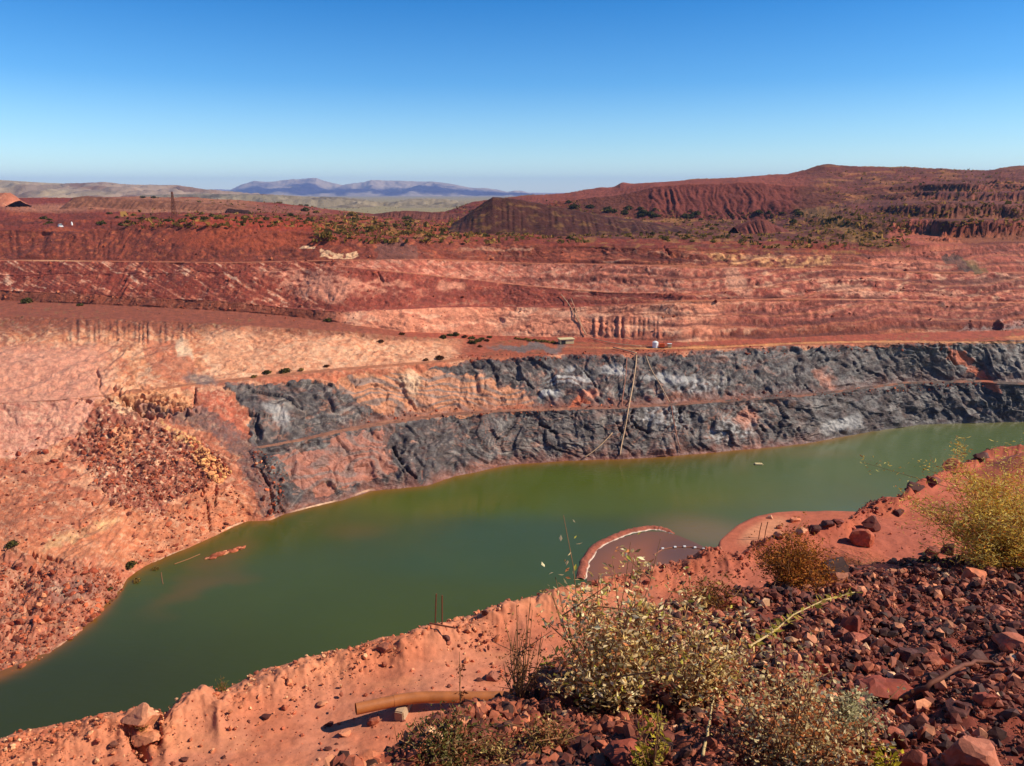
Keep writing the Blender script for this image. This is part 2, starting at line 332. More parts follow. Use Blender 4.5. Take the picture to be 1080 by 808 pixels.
# dark clefts cut in the shale
def cleft(pts, w, dep):
    d = np.full(PX.shape, 1e9)
    for (x0, y0), (x1, y1) in zip(pts[:-1], pts[1:]):
        L2 = (x1 - x0) ** 2 + (y1 - y0) ** 2; t = np.clip(((PX - x0) * (x1 - x0) + (PY - y0) * (y1 - y0)) / L2, 0, 1)
        d = np.minimum(d, np.hypot(PX - x0 - t * (x1 - x0), PY - y0 - t * (y1 - y0)))
    d = d + 1.1 * n2(PX / 3, PY / 3, 6) + .5
    return -dep * .8 * (1 - sst(w * .15, w * .8, d)) * sst(-.7, .1, n2(PX / 5, PY / 5, 16))
for pts, w, dep in [([(540, 398), (553, 401), (563, 410)], 2.2, 2.5), ([(616, 391), (625, 400), (628, 408)], 2.6, 3), ([(570, 446), (587, 457)], 3.4, 3.5), ([(668, 433), (665, 442), (672, 450), (684, 456)], 3, 3.5),
                    ([(718, 430), (717, 444), (724, 452)], 3, 3), ([(650, 446), (660, 460)], 2.4, 2.5), ([(415, 470), (422, 488), (432, 500), (438, 506)], 3, 3.5), ([(275, 497), (285, 515), (290, 540)], 3, 2.5), ([(287, 520), (300, 540)], 2.2, 2),
                    ([(212, 512), (219, 532), (222, 560)], 2.2, 2.5), ([(208, 515), (214, 524)], 2, 2), ([(228, 512), (227, 534)], 2, 2), ([(120, 408), (127, 418), (136, 425), (148, 434), (160, 440)], 4.5, 4.5), ([(102, 390), (106, 402), (104, 412), (112, 420), (124, 427)], 3, 1.4),
                    ([(150, 418), (166, 424), (182, 428), (200, 430)], 3.6, 3), ([(140, 424), (158, 432), (176, 436)], 3.4, 2.6), ([(76, 428), (84, 420), (96, 424)], 3, 2), ([(195, 432), (205, 424), (206, 410)], 3, 2), ([(228, 512), (227, 534)], 2, 2), ([(796, 436), (800, 448), (806, 455)], 2.5, 2.5), ([(850, 405), (858, 415)], 2, 2), ([(898, 380), (905, 392)], 2, 2), ([(1000, 372), (1010, 390)], 2, 1.5),
                    ([(34, 584), (44, 588), (50, 586)], 4, 2.2), ([(50, 586), (64, 591)], 4, 2.2), ([(40, 602), (46, 612)], 4, 2.2), ([(20, 610), (27, 616)], 4, 4), ([(28, 640), (32, 646)], 4, 3), ([(398, 287), (404, 296)], 2, 1.5), ([(700, 262), (706, 268)], 2.5, 2.5)]:
    disp += cleft(pts, w, dep)
# ledges near (110-200, 400-440)
led = ell(PX, PY, 160, 424, 48, 16, 12); disp += led * 1.1 * np.sin(wy * 1.1 + .25 * PX)
# far country
scrubby = fb2(X3 / 60, Y3 / 60, 51, 3)
dump = sst(650, 700, PX) * (1 - sst(832, 850, PX)) * SEG('L9')
xw_ = X3 + 5 * n2(X3 / 22, Z3 / 9, 61); gd = np.abs(n2(xw_ / 5.2, Y3 / 40, 62)) * 2 + .6 * np.abs(n2(xw_ / 2.3, Y3 / 30, 63))
disp += far * (1.5 * fb3(X3 / 42, Y3 / 42, Z3 / 30, 5, .5) * sst(0, .2, np.where(seg == nm.index('L6'), tt, 1)) + .5 * rough)
disp += dump * 1.15 * (gd - .5) * (1 - sst(.8, 1, tt))
rt = sst(880, 960, PX) * far
disp += SEG('L7', 'L8', 'L9', 'L10') * sst(700, 860, PX) * 2.0 * fb2(X3 / 40, Z3 / 14, 66, 4)
disp *= np.where(seg == nm.index('L10'), np.where(tt > .8, .4, 1), 1)
disp += flat * wallzone * (.12 * rough)
disp = np.where(seg >= nm.index('back1') - 0, 0, disp)
disp = np.where(seg == 0, np.where(tt > .5, .3 * rough, .3 * rough), disp)
G = Pg + Nn * (disp * (.25 + .75 * np.clip(edge + far, 0, 1)))[..., None]
# crest raggedness
G[..., 2] += np.where(wallzone, .22 * rough * sst(.8, 1, tt), 0)
# terraces cut round the right-hand hill
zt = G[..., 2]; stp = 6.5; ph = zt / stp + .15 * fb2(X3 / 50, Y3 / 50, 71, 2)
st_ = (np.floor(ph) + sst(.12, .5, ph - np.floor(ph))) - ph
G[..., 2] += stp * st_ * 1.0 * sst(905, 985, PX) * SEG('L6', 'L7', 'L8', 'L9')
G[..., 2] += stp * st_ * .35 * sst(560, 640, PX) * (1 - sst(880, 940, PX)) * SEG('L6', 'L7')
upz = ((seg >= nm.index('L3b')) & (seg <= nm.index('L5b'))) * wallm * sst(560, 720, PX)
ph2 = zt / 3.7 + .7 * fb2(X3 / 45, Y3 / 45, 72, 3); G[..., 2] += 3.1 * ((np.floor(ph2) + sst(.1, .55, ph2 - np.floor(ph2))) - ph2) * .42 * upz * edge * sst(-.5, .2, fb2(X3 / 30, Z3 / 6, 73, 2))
# haul roads and the two dark workings on the right-hand hill, mounds on the skyline
bumps = [(868, 176, 14, 2), (656, 195, 7, 3), (632, 198, 8, 1.5), (992, 177.6, 5, 1.2), (1078, 176, 22, 3)]
for bx, by, w, h in bumps: G[..., 2] += h * np.exp(-((PX - bx) / w) ** 2) * SEG('L10') * sst(.6, .95, tt) * .7

# ---- colours
c_red, c_brown, c_maroon, c_pink, c_peach, c_pale = col(168, 78, 56), col(146, 76, 54), col(122, 60, 50), col(212, 132, 110), col(226, 148, 108), col(238, 196, 168)
base = np.zeros((nr, nc, 3)) + c_red
nA = fb2(PX / 40, PY / 14, 101, 4); nB = fb2(PX / 14, PY / 7, 111, 4); nC = fb2(PX / 5, PY / 4, 121, 3); nD = fb2((PX + PY * 1.3) / 9, (PY - PX * .25) / 5, 131, 4)
diag = fb2((PX - 1.6 * PY + 10 * nA) / 10 + .5 * nB, (PX + 1.6 * PY) / 70, 141, 5, .62)     # beds dipping to the right
diag2 = fb2((PX - 1.7 * PY) / 5, (PX + 1.6 * PY) / 70, 151, 3, .6)
def put(k, m): 
    global base
    base = mixc(base, k, np.clip(m, 0, 1))
# lowest lift
lowL = SEG('shore', 'B1', 'B1b', 'B2', 'under')
put(col(196, 112, 84), lowL)
put(col(222, 154, 124), lowL * sst(-.1, .6, nA)); put(col(150, 84, 66), lowL * sst(.25, .9, nD) * .4)
put(col(226, 160, 142), poly(wx, wy, [(-400, 355), (100, 360), (110, 400), (95, 440), (60, 470), (20, 480), (-400, 500)]) * (.75 + .25 * sst(-.4, .4, nB)))
put(col(184, 98, 88), poly(wx, wy, [(-400, 355), (100, 360), (110, 400), (95, 440), (60, 470), (20, 480), (-400, 500)]) * sst(.1, .6, nD) * .5)
put(col(206, 112, 80), poly(wx, wy, [(150, 358), (195, 365), (206, 398), (175, 402), (160, 385)]) * .8)
put(col(196, 100, 76), poly(wx, wy, [(205, 412), (235, 410), (262, 458), (240, 466), (215, 440)]) * .85)
put(col(228, 160, 122), poly(wx, wy, [(108, 392), (150, 380), (158, 408), (205, 412), (205, 432), (160, 436), (125, 424), (104, 408)]))
put(c_pale, ell(wx, wy, 122, 402, 8, 6, 30) + ell(wx, wy, 128, 428, 16, 5, 35) * .8 + ell(wx, wy, 195, 372, 6, 12, -25) * .9)
put(col(150, 108, 104), poly(wx, wy, [(135, 430), (165, 440), (200, 440), (240, 465), (262, 500), (280, 540), (292, 545), (285, 500), (250, 455), (215, 430), (190, 438), (150, 425)]) * (.55 + .4 * sst(-.2, .5, nC)))
put(col(158, 84, 68), rubble * .9); put(col(206, 118, 86), rubble * sst(.1, .6, nC) * poly(wx, wy, [(140, 450), (220, 470), (245, 500), (200, 520), (150, 500)]))
put(c_pale, rubble * sst(.35, .7, nC) * .7)
put(c_peach, poly(wx, wy, [(118, 455), (140, 448), (142, 470), (130, 490), (118, 470)]) * .8)
put(col(232, 178, 118), poly(wx, wy, [(165, 440), (180, 445), (205, 462), (240, 495), (232, 508), (215, 500), (190, 465)]) * (.8 * sst(-.3, .3, nC)))
put(col(205, 122, 86), poly(wx, wy, [(-300, 520), (30, 505), (80, 520), (120, 530), (160, 545), (210, 515), (240, 510), (262, 528), (270, 552), (200, 590), (140, 600), (100, 590), (-300, 620)]) * .8)
put(col(224, 168, 124), ell(wx, wy, 85, 563, 45, 5, -18) * .9)
put(col(178, 100, 76), poly(wx, wy, [(-300, 480), (20, 490), (90, 520), (110, 560), (60, 570), (-300, 560)]) * .5)
put(col(150, 84, 66), rubble2 * (.6 + .4 * nC)); put(col(196, 120, 98), rubble2 * sst(.0, .5, nC) * .8); put(col(120, 92, 92), ell(wx, wy, 75, 625, 26, 12, -10) * .6)
Lz = lowL * (1 - shale) * (1 - sst(250, 300, PX)) + SEG('B2b') * (1 - sst(450, 500, PX)) * 0
nE = fb2(PX / 22 + 1.5 * nB, PY / 12 + nB, 301, 5, .6)
put(col(168, 92, 76), Lz * sst(.15, .7, nE) * .35); put(col(240, 196, 170), Lz * sst(.2, .8, -nE) * .4)
put(col(120, 74, 66), wallm * wallzone * (1 - shale) * crk2 * .5)
# peach slope between bench 2 and bench 3 (left)
s23 = SEG('B2b') * (1 - sst(450, 500, PX))
put(col(222, 148, 110), s23); put(col(236, 178, 146), s23 * sst(.0, .5, nB) * .7); put(col(180, 94, 66), s23 * sst(.15, .6, diag) * .7)
put(col(232, 164, 132), s23 * sst(200, 240, wx) * .7); nF = fb2(PX / 26 + 1.2 * nA, PY / 12 + nB, 321, 5, .6)
put(col(200, 116, 84), s23 * sst(.1, .6, nF) * .5); put(col(244, 194, 164), s23 * sst(.1, .5, -nF) * .5)
put(col(196, 112, 84), s23 * poly(wx, wy, [(150, 356), (195, 362), (207, 400), (172, 402), (158, 380)]) * .8)
put(c_pale, s23 * ell(wx, wy, 196, 372, 6, 13, -25) * .9)
put(c_brown, s23 * sst(.66, .86, tt + .12 * diag + .05 * nC) * (1 - sst(190, 260, PX)) * .9)
put(c_brown, s23 * sst(.75, .95, tt + .1 * nB) * .8)
put(col(222, 148, 128), s23 * (1 - sst(90, 140, PX)) * (1 - sst(.5, .7, tt)) * .8)
# shale
sh = shale * wallm
tone = np.clip(.5 + .5 * lam * .8 + .5 * nC, 0, 1)
dark, grey, lgrey = col(82, 70, 72), col(124, 112, 112), col(176, 168, 170)
kk = fb2(PX / 34, PY / 15, 161, 3)
put(dark, sh); put(grey, sh * sst(.35, .9, tone) * (.4 + .6 * sst(-.4, .3, kk)) * .8)
put(lgrey, sh * sst(.15, .7, kk + .2 * dipc) * sst(.2, .9, .5 + .5 * stri + .2 * lam) * .7); put(col(52, 44, 48), sh * line * .35); put(col(56, 48, 50), sh * sst(.2, .8, stri) * .5)
put(col(142, 92, 78), sh * sst(.15, .75, fb2(PX / 26, PY / 12, 171, 5, .6)) * .6 * (1 - .6 * sst(780, 860, PX)))
put(col(190, 132, 112), sh * sst(.45, .95, fb2(PX / 16, PY / 8, 181, 5, .6)) * .65 * (1 - .7 * sst(780, 860, PX)))
bed = fb2(phl * .45, S / 13, 401, 5, .68); bed2 = fb2(phl * 1.3, S / 5, 411, 4, .65)
put(col(120, 108, 108), sh * sst(.0, .6, bk1) * .45); put(col(58, 50, 54), sh * sst(.0, .6, -bk2) * .5); put(col(46, 38, 42), sh * sst(.0, .9, bed + .3 * bed2) * .6); put(col(160, 146, 144), sh * sst(.15, 1., -bed - .3 * bed2) * (.25 + .5 * sst(-.2, .5, kk)) * (1 - .5 * sst(820, 900, PX)))
put(col(168, 108, 88), sh * sst(.5, 1.1, bed2 + .6 * fb2(PX / 30, PY / 14, 421, 3)) * .6 * (1 - .7 * sst(800, 860, PX)))
put(dark, sh * ell(wx, wy, 930, 420, 90, 40) * .45); put(dark, sh * ell(wx, wy, 880, 385, 60, 14) * .5)
put(dark, poly(wx, wy, [(452, 390), (500, 380), (600, 374), (640, 376), (600, 384), (540, 390), (480, 394)]) * .85)
put(col(200, 196, 204), sh * (ell(wx, wy, 580, 413, 13, 5, -12) + .75 * ell(wx, wy, 602, 397, 22, 8, 10) * sst(-.3, .3, lam) + .7 * ell(wx, wy, 650, 390, 16, 5) + .7 * ell(wx, wy, 708, 399, 26, 5, 4) + .6 * ell(wx, wy, 700, 440, 30, 12, 10) * sst(-.2, .4, nC) + .6 * ell(wx, wy, 770, 455, 30, 12, -10) * sst(-.2, .4, nC) + .6 * ell(wx, wy, 885, 450, 24, 7, -8) + .55 * ell(wx, wy, 740, 408, 30, 7) * sst(-.2, .4, nC) + .6 * ell(wx, wy, 290, 440, 20, 8, 35)) * .85)
put(col(212, 136, 112), sh * (ell(wx, wy, 785, 440, 14, 10, -20) * .7 + ell(wx, wy, 620, 416, 8, 5, -20) + ell(wx, wy, 872, 398, 16, 7, 40) * .6 + ell(wx, wy, 500, 415, 60, 9) * sst(-.1, .4, nC) * .8))
pk = peachA * wallm
put(col(214, 142, 108), pk * .9); put(grey, pk * sst(.2, .7, lam + .4 * nC) * .75); put(c_pale, pk * ell(wx, wy, 432, 405, 10, 14, -30) * .8)
pb = pinkB * wallm
put(col(186, 116, 98), pb * .75); put(grey, pb * sst(0, .7, lam + .6 * nC) * .6)
put(col(206, 138, 118), ell(wx, wy, 413, 468, 4, 16, 5) * .8)
put(dark, poly(wx, wy, [(405, 452), (440, 445), (470, 440), (480, 500), (440, 510), (420, 500), (410, 470)]) * .7 * (1 - sst(.2, .6, nC)))
# iron-stained toes of the scree
toe = np.clip(1 - tt / (.22 + .22 * n2(PX / 9, PY / 60, 5)), 0, 1) 
put(col(160, 88, 64), shale * toe * SEG('B1b') * .6 * sst(330, 420, PX) * (1 - .6 * sst(760, 820, PX))); put(col(158, 86, 66), shale * toe * SEG('shore') * (.55) * (1 - sst(820, 900, PX)))
put(col(190, 98, 66), poly(wx, wy, [(600, 432), (612, 418), (624, 430)]) + poly(wx, wy, [(525, 434), (545, 420), (556, 433)]) * .6)
# top of the shale under bench 2 is dusted with red earth
put(col(150, 78, 58), shale * wallm * SEG('B1b') * sst(.9, 1.0, tt + .08 * nC) * .7)
put(col(150, 98, 80), flat * SEG('B1') ); put(col(176, 120, 98), flat * SEG('B1') * sst(-.2, .4, nA) * .6 * (1 - sst(600, 760, PX))); put(col(96, 78, 74), flat * SEG('B1') * sst(600, 760, PX) * sst(-.4, .2, nA + nB))
put(col(168, 84, 56), SEG('B2', 'B2b') * flat)
put(col(130, 82, 56), SEG('B2b') * flat * sst(.0, .5, nB) * .6)
put(col(206, 140, 104), SEG('B2') * (1 - sst(470, 560, PX))*.5)
put(col(196, 124, 80), SEG('L3', 'L3b') * flat * 0 + SEG('B2', 'B2b') * flat * sst(690, 740, PX) * (sst(.1, .5, nA) * .8))
put(col(214, 146, 96), (np.abs(PY - ip(PX, [(400, 352), (520, 364), (640, 367), (700, 367.5), (760, 366), (854, 361.5), (940, 360), (1000, 361)])) < .9) * sst(560, 700, PX) * .8)
put(col(110, 104, 108), ell(wx, wy, 560, 367, 40, 3.5) * .8 + ell(wx, wy, 215, 398, 22, 5, 8) * .7)
put(col(196, 104, 74), poly(wx, wy, [(997, 362), (1010, 366), (1030, 388), (1056, 404), (1060, 414), (1050, 412), (1020, 392), (1002, 376)]) * .85)
# bench 3
put(col(150, 78, 56), SEG('L3') * (1 - sst(380, 470, PX)) * .95); put(col(116, 96, 60), SEG('L3', 'B2b') * sst(.2, .6, nC) * sst(.1, .5, nA) * .5 * sst(.7, .9, tt + SEG('L3')))
# wall 3-4
w34 = SEG('L3b')
put(c_brown, w34 * (1 - sst(320, 400, PX)))
pinkm = w34 * sst(330, 380, wx) * (1 - sst(742, 790, wx))
put(col(224, 148, 124), pinkm); put(col(240, 182, 160), pinkm * sst(.0, .6, nA + .4 * nB) * .8); put(col(184, 98, 80), pinkm * sst(.15, .8, fb2(PX / 14, PY / 6, 191, 4)) * .6)
put(col(176, 88, 74), w34 * poly(wx, wy, [(690, 318), (720, 330), (735, 362), (690, 360)]) * 0)
put(col(170, 86, 62), w34 * sst(0, .35, .3 - tt + .25 * nB) * .8 * sst(600, 640, PX))
r34 = w34 * sst(742, 790, wx)
put(col(150, 74, 60), r34); put(col(206, 124, 108), r34 * sst(-.05, .35, nD) * (sst(.35, .65, tt + .1 * nA)) * .9); put(col(150, 80, 50), r34 * sst(0, .3, .35 - tt) * .7)
# wall 4-5 and 5-6
w45a, w45b = SEG('L4b', 'L4'), SEG('L45', 'L45b')
lf = 1 - sst(330, 400, wx)
for m_ in (w45a + w45b,):
    put(col(150, 66, 50), m_ * lf); put(col(214, 128, 104), m_ * lf * sst(.05, .65, diag + .6 * diag2 + .5 * nB) * .8); put(col(240, 200, 180), m_ * lf * sst(.55, 1.1, diag + .6 * diag2 + .4 * nC) * .75); put(col(112, 52, 46), m_ * lf * sst(.1, .5, -diag2) * .6)
ct = sst(330, 400, wx) * (1 - sst(700, 760, wx))
put(col(146, 66, 54), w45a * ct); put(col(176, 84, 66), w45a * ct * sst(0, .5, nB) * .6)
put(col(206, 124, 106), w45b * ct); put(col(232, 172, 154), w45b * ct * sst(.0, .5, nD) * .7); put(col(150, 70, 60), w45b * ct * sst(.0, .5, diag2) * .7)
put(col(222, 150, 130), ell(wx, wy, 335, 298, 55, 12, 8) * (w45a + w45b) * sst(-.4, .2, nD) + ell(wx, wy, 345, 308, 30, 8) * w45a * .6 + ell(wx, wy, 380, 300, 60, 6, 6) * sst(-.3, .2, nB) * .8 + ell(wx, wy, 475, 302, 12, 6) * .9 * w45a)
rtm = sst(700, 760, wx)
put(col(164, 80, 66), (w45a + w45b) * rtm); put(col(220, 140, 120), (w45a + w45b) * rtm * sst(-.05, .45, nD + .3 * nA) * .85); put(col(120, 58, 52), (w45a + w45b) * rtm * sst(.15, .6, fb2(PX / 12, PY / 6, 201, 4)) * .7)
put(col(236, 184, 160), (w45a + w45b) * rtm * sst(.35, .75, fb2(PX / 20, PY / 5, 211, 3)) * .7)
put(col(232, 176, 156), ell(wx, wy, 776, 298, 8, 18, -30) * .7 + ell(wx, wy, 905, 308, 40, 5, 6) * .6 + ell(wx, wy, 1045, 295, 30, 5) * .6)
w56 = SEG('L5b', 'L5')
put(col(134, 62, 46), w56); put(col(166, 82, 58), w56 * sst(0, .5, nB) * .7); put(col(108, 56, 50), w56 * sst(.1, .6, diag2) * .6); put(col(196, 110, 74), w56 * sst(.35, .7, nD) * .6)
put(col(172, 80, 52), w56 * ell(wx, wy, 270, 250, 90, 12) * .7)
put(col(240, 196, 164), w56 * (poly(wx, PY + (wy - PY) * .4, [(335, 262), (352, 266), (380, 266), (382, 272), (340, 272)]) * sst(-.8, 0, nC) + poly(wx, PY, [(310, 259), (325, 260), (325, 262), (310, 262)])))
put(col(120, 78, 74), w56 * poly(wx, wy, [(392, 252), (430, 254), (445, 276), (400, 274)]) * .8)
put(col(222, 168, 122), w56 * poly(wx, PY + (wy - PY) * .5, [(742, 268), (790, 269), (880, 272), (882, 283), (800, 282), (760, 280)]) * sst(-.5, .5, nB + .6 * nC) * .85)
put(col(206, 112, 84), w56 * poly(wx, wy, [(590, 266), (660, 268), (660, 276), (600, 276)]) * .6); put(col(196, 108, 96), w56 * sst(900, 940, PX) * .5)
put(col(214, 132, 112), w56 * ell(wx, wy, 945, 279, 50, 5) * .8)
put(col(176, 104, 76), SEG('L5') * 1.0); put(col(226, 176, 138), SEG('L5') * sst(0, .35, .35 - np.abs(PX - 60) / 140) * .9)
put(col(190, 120, 84), SEG('L4') * .6 * sst(600, 700, PX)); put(col(176, 110, 78), SEG('L45') * .7 * ct)
put(col(112, 84, 84), poly(wx, wy, [(150, 428), (172, 440), (200, 446), (236, 468), (258, 500), (276, 545), (292, 545), (287, 505), (258, 455), (236, 440), (215, 434), (190, 438)]) * (.45 + .4 * sst(-.3, .4, nC)))
upw = wallm * ((seg >= nm.index('L3')) & (seg <= nm.index('L5b'))) * 1.0
b3 = fb2((PX + 1.2 * PY) / 5 + 1.5 * nB, (PY - .5 * PX) / 6 + nB, 431, 5, .66)
put(col(104, 50, 44), upw * sst(.2, 1., b3) * .4); put(col(236, 176, 152), upw * sst(.25, 1., -b3) * .35 * (.3 + .7 * sst(-.3, .4, nB)) * (seg < nm.index('L5b')))
put(col(96, 46, 40), upw * crk2 * fine * .5); put(col(88, 44, 38), upw * sst(.86, .99, rg2(PX / 17 + .8 * nB, PY / 7 + .5 * nB, 441, 2)) * .6)
lowc = wallm * (1 - shale) * ((seg >= 1) & (seg < nm.index('L3')))
b4 = fb2((PX - .6 * PY) / 7 + 1.2 * nB, PY / 6 + nB, 451, 5, .66)
put(col(150, 82, 62), lowc * sst(.2, 1., b4) * .28); put(col(244, 200, 172), lowc * sst(.2, 1., -b4) * .25)
put(col(120, 66, 52), lowc * crk2 * fine * .5); put(col(104, 56, 48), lowc * sst(.87, .99, rg2(PX / 22 + .8 * nB, PY / 11 + .6 * nB, 461, 2)) * .6)
stb = fb2(Z3 / 1.5 + .5 * nB, S / 55, 471, 4, .6); stm = upw * sst(380, 620, PX)
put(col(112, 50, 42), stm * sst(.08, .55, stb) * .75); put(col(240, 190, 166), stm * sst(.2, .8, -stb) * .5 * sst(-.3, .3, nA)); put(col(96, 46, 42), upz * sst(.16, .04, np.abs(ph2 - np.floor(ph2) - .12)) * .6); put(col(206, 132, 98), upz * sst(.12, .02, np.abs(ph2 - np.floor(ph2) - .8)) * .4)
# plateau & right-hand hill
put(col(140, 68, 50), far); put(col(116, 62, 48), far * sst(0, .6, fb2(PX / 50, PY / 8, 221, 4)) * .8); put(col(176, 96, 66), far * sst(.2, .7, fb2(PX / 40, PY / 5, 231, 4)) * .7)
put(col(170, 76, 48), SEG('L6') * ell(PX, PY, 250, 238, 90, 9) * .9)
put(col(176, 128, 78), far * sst(.25, .55, fb2(PX / 14, PY / 3, 241, 4)) * sst(560, 500, PX) * sst(300, 380, PX) * .8)
put(col(174, 126, 104), SEG('L8', 'L9') * sst(95, 140, PX) * (1 - sst(240, 300, PX)) * .85); put(col(184, 132, 112), SEG('L7', 'L8') * ell(PX, PY, 60, 220, 60, 4) * .8)
put(col(150, 100, 88), SEG('L8') * sst(250, 280, PX) * (1 - sst(330, 360, PX)) * .6)
hillm = far * sst(560, 620, PX)
put(col(112, 66, 56), hillm * SEG('L7', 'L8', 'L9', 'L10')); put(col(130, 72, 62), hillm * SEG('L8', 'L10') * sst(-.2, .5, nA) * .8)
put(col(122, 64, 58), dump); put(col(148, 84, 72), SEG('L10') * far * (1 - sst(830, 870, PX)) * sst(480, 540, PX))
put(col(160, 118, 74), hillm * (SEG('L8') * (1 - sst(880, 930, PX)) * sst(.0, .4, fb2(PX / 20, PY / 3, 251, 4)) * .8 + SEG('L7', 'L6') * sst(.1, .4, fb2(PX / 18, PY / 3, 261, 4)) * .75 * (1 - sst(900, 960, PX))))
put(col(168, 118, 78), hillm * SEG('L10', 'L9') * sst(.2, .5, fb2(PX / 34, PY / 3, 271, 4)) * .7 * sst(840, 880, PX))
put(col(150, 120, 72), ell(wx, wy, 900, 245, 60, 6, 24) * hillm * .6)
put(col(196, 112, 96), far * (poly(wx, wy, [(935, 240), (965, 233), (1000, 246), (1015, 258), (1045, 268), (1060, 285), (1030, 282), (990, 268), (940, 256)]) * (.5 + .5 * sst(-.2, .3, nC)) + .7 * ell(wx, wy, 1050, 205, 40, 16, 10) * sst(0, .5, nC)))
put(col(120, 74, 68), far * sst(990, 1030, wx) * .5)
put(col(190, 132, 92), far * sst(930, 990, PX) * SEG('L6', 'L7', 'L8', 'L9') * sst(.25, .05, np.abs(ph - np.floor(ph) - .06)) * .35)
put(col(70, 62, 62), poly(wx, wy, [(992, 271), (1010, 270), (1036, 286), (1015, 287)]) * .7); put(col(120, 100, 60), poly(wx, wy, [(1010, 272), (1022, 274), (1044, 287), (1030, 287)]) * .6)
put(col(176, 104, 90), ell(wx, wy, 880, 293, 40, 3) * .3)
# plain
pl = SEG('back1', 'plain'); put(col(156, 140, 108), (seg >= nm.index('L11') * 1.0) * 1.0)
# shore fringe: damp line and pale salt above it
put(col(222, 176, 150), SEG('shore') * (PY > shoreY[None] - 2.2) * (PY < shoreY[None] - .2) * (sst(-.1, .3, n2(PX / 40, PY / 40, 9)) * (1 - sst(360, 420, PX)) + .8 * ell(PX, PY, 330, 535, 24, 10)) * .9)
base = np.where(far[..., None] > 0, base * np.array([.94, .78, .69]), base); base = np.where(((seg >= nm.index('L3b')) & (seg < nm.index('L6')))[..., None], base * np.array([1.03, .93, .86]), base)
base *= (1 + .16 * np.clip(nC, -1, 1) * wallzone)[..., None]
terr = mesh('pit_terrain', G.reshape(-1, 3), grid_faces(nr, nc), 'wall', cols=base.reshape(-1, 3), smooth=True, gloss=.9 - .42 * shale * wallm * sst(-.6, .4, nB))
terr['kind'] = 'structure'
terr.data.materials.append(M['far'])
mi = np.where(((seg >= nm.index('L6')))[:-1, :-1].ravel(), 1, 0).astype(np.int32); terr.data.polygons.foreach_set('material_index', mi)
GP = pix(G[..., 0], G[..., 1], G[..., 2])
def on(px, py):
    """point of the pit terrain seen at an image pixel (nearest surface)"""
    j0 = int(np.argmin(np.abs(XC - px))); best = None
    for j in range(max(0, j0 - 2), min(nc, j0 + 3)):
        d = np.hypot(GP[0][:, j] - px, GP[1][:, j] - py) + G[:, j, 1] * 1e-4
        k = int(np.argmin(d[4:])) + 4
        if best is None or d[k] < best[0]: best = (d[k], G[k, j].copy())
    return best[1]

# ------------------------------------------------------------------ near side
gz = lambda D: 68.35 - .32 * D
edgeY = [(-1300, 1300), (-400, 880), (-100, 800), (0, 776), (25, 767), (52, 762), (85, 755), (114, 748), (132, 750), (139, 745), (148, 742), (166, 744), (176, 749), (186, 738), (197, 730), (215, 720.6), (224, 722), (231, 727), (240, 722), (246, 719), (256, 714), (276, 702), (302, 697), (325, 690), (348, 684), (374, 680), (385, 674), (405, 667), (426, 668), (442, 660), (470, 653), (494, 647), (525, 639), (539, 632), (568, 626), (592, 622), (640, 606), (690, 595), (712, 590), (727, 587), (745, 580), (758, 578.6), (770, 582), (782, 580), (796, 569), (835, 562), (863, 553), (878, 549), (895, 545), (914, 529), (926, 526), (947, 522), (964, 512), (986, 502), (1003, 491), (1025, 484), (1037, 477), (1056, 473.6), (1100, 473), (1200, 468), (2500, 430)]
crestY = [(-1300, 1500), (-500, 1200), (0, 960), (200, 875), (330, 820), (345, 807), (387, 800), (416, 789), (439, 777), (470, 765), (509, 752), (554, 728), (600, 700), (640, 668), (669, 648), (740, 638), (797, 621), (850, 608), (869, 600), (929, 594), (979, 591), (1080, 584), (1400, 570), (2500, 520)]
XN = np.concatenate([np.linspace(-1300, -40, 60), np.arange(-39, 1121, 1.6), np.linspace(1122, 2500, 60)])
ey = ip(XN, edgeY) + 7.5 * np.clip(14 / (10 / T(ip(XN, edgeY))), .3, 1.2) + .8 * n2(XN / 4, 0 * XN, 5); cy_ = sm(ip(XN, crestY), 5)
zb = 60.0
De = (H - zb) / T(ey); Dc = 1.65 / (T(cy_) - .32)
Pe = np.stack([SX(XN, ey, De), De, 0 * De + zb], -1); Pc = np.stack([SX(XN, cy_, Dc), Dc, gz(Dc)], -1)
def scaled(Pt, D, z): q = Pt.copy(); q[:, 0] *= D / Pt[:, 1]; q[:, 1] = D; q[:, 2] = z; return q
ledg = sst(750, 760, XN) * (1 - sst(905, 940, XN))
ly = ip(XN, [(740, 590), (754, 577), (760, 569), (771, 560.5), (779, 554), (788, 549), (798, 545), (810, 542.5), (838, 539), (870, 538.5), (897, 539), (930, 540)])
Dl = 13.0 / T(ly)
a1 = scaled(Pe, De + 3.2, zb - 3.0)
a2 = scaled(Pe, np.where(ledg > 0, Dl, De + 3.7), 57 - (1 - ledg) * .6)
a2[:, 0] = np.where(ledg > 0, SX(XN, ly, Dl), a2[:, 0])
a3 = scaled(a2, a2[:, 1] + 25, 32.); a4 = scaled(a2, a2[:, 1] + 62, -4.)
foot = scaled(Pc, Dc + (gz(Dc) - zb) / math.tan(R(44)), zb)
foot[:, 1] = np.minimum(foot[:, 1], De * .93); foot = scaled(Pc, foot[:, 1], zb)
near0 = scaled(Pc, np.minimum(Dc, 1.0) * 1.0, gz(1.0))
lines = [(a4, a3, 12), (a3, a2, 40), (a2, a1, 22), (a1, Pe, 12), (Pe, foot, 190), (foot, Pc, 26), (Pc, near0, 170)]
Q, sg, tg = [], [], []
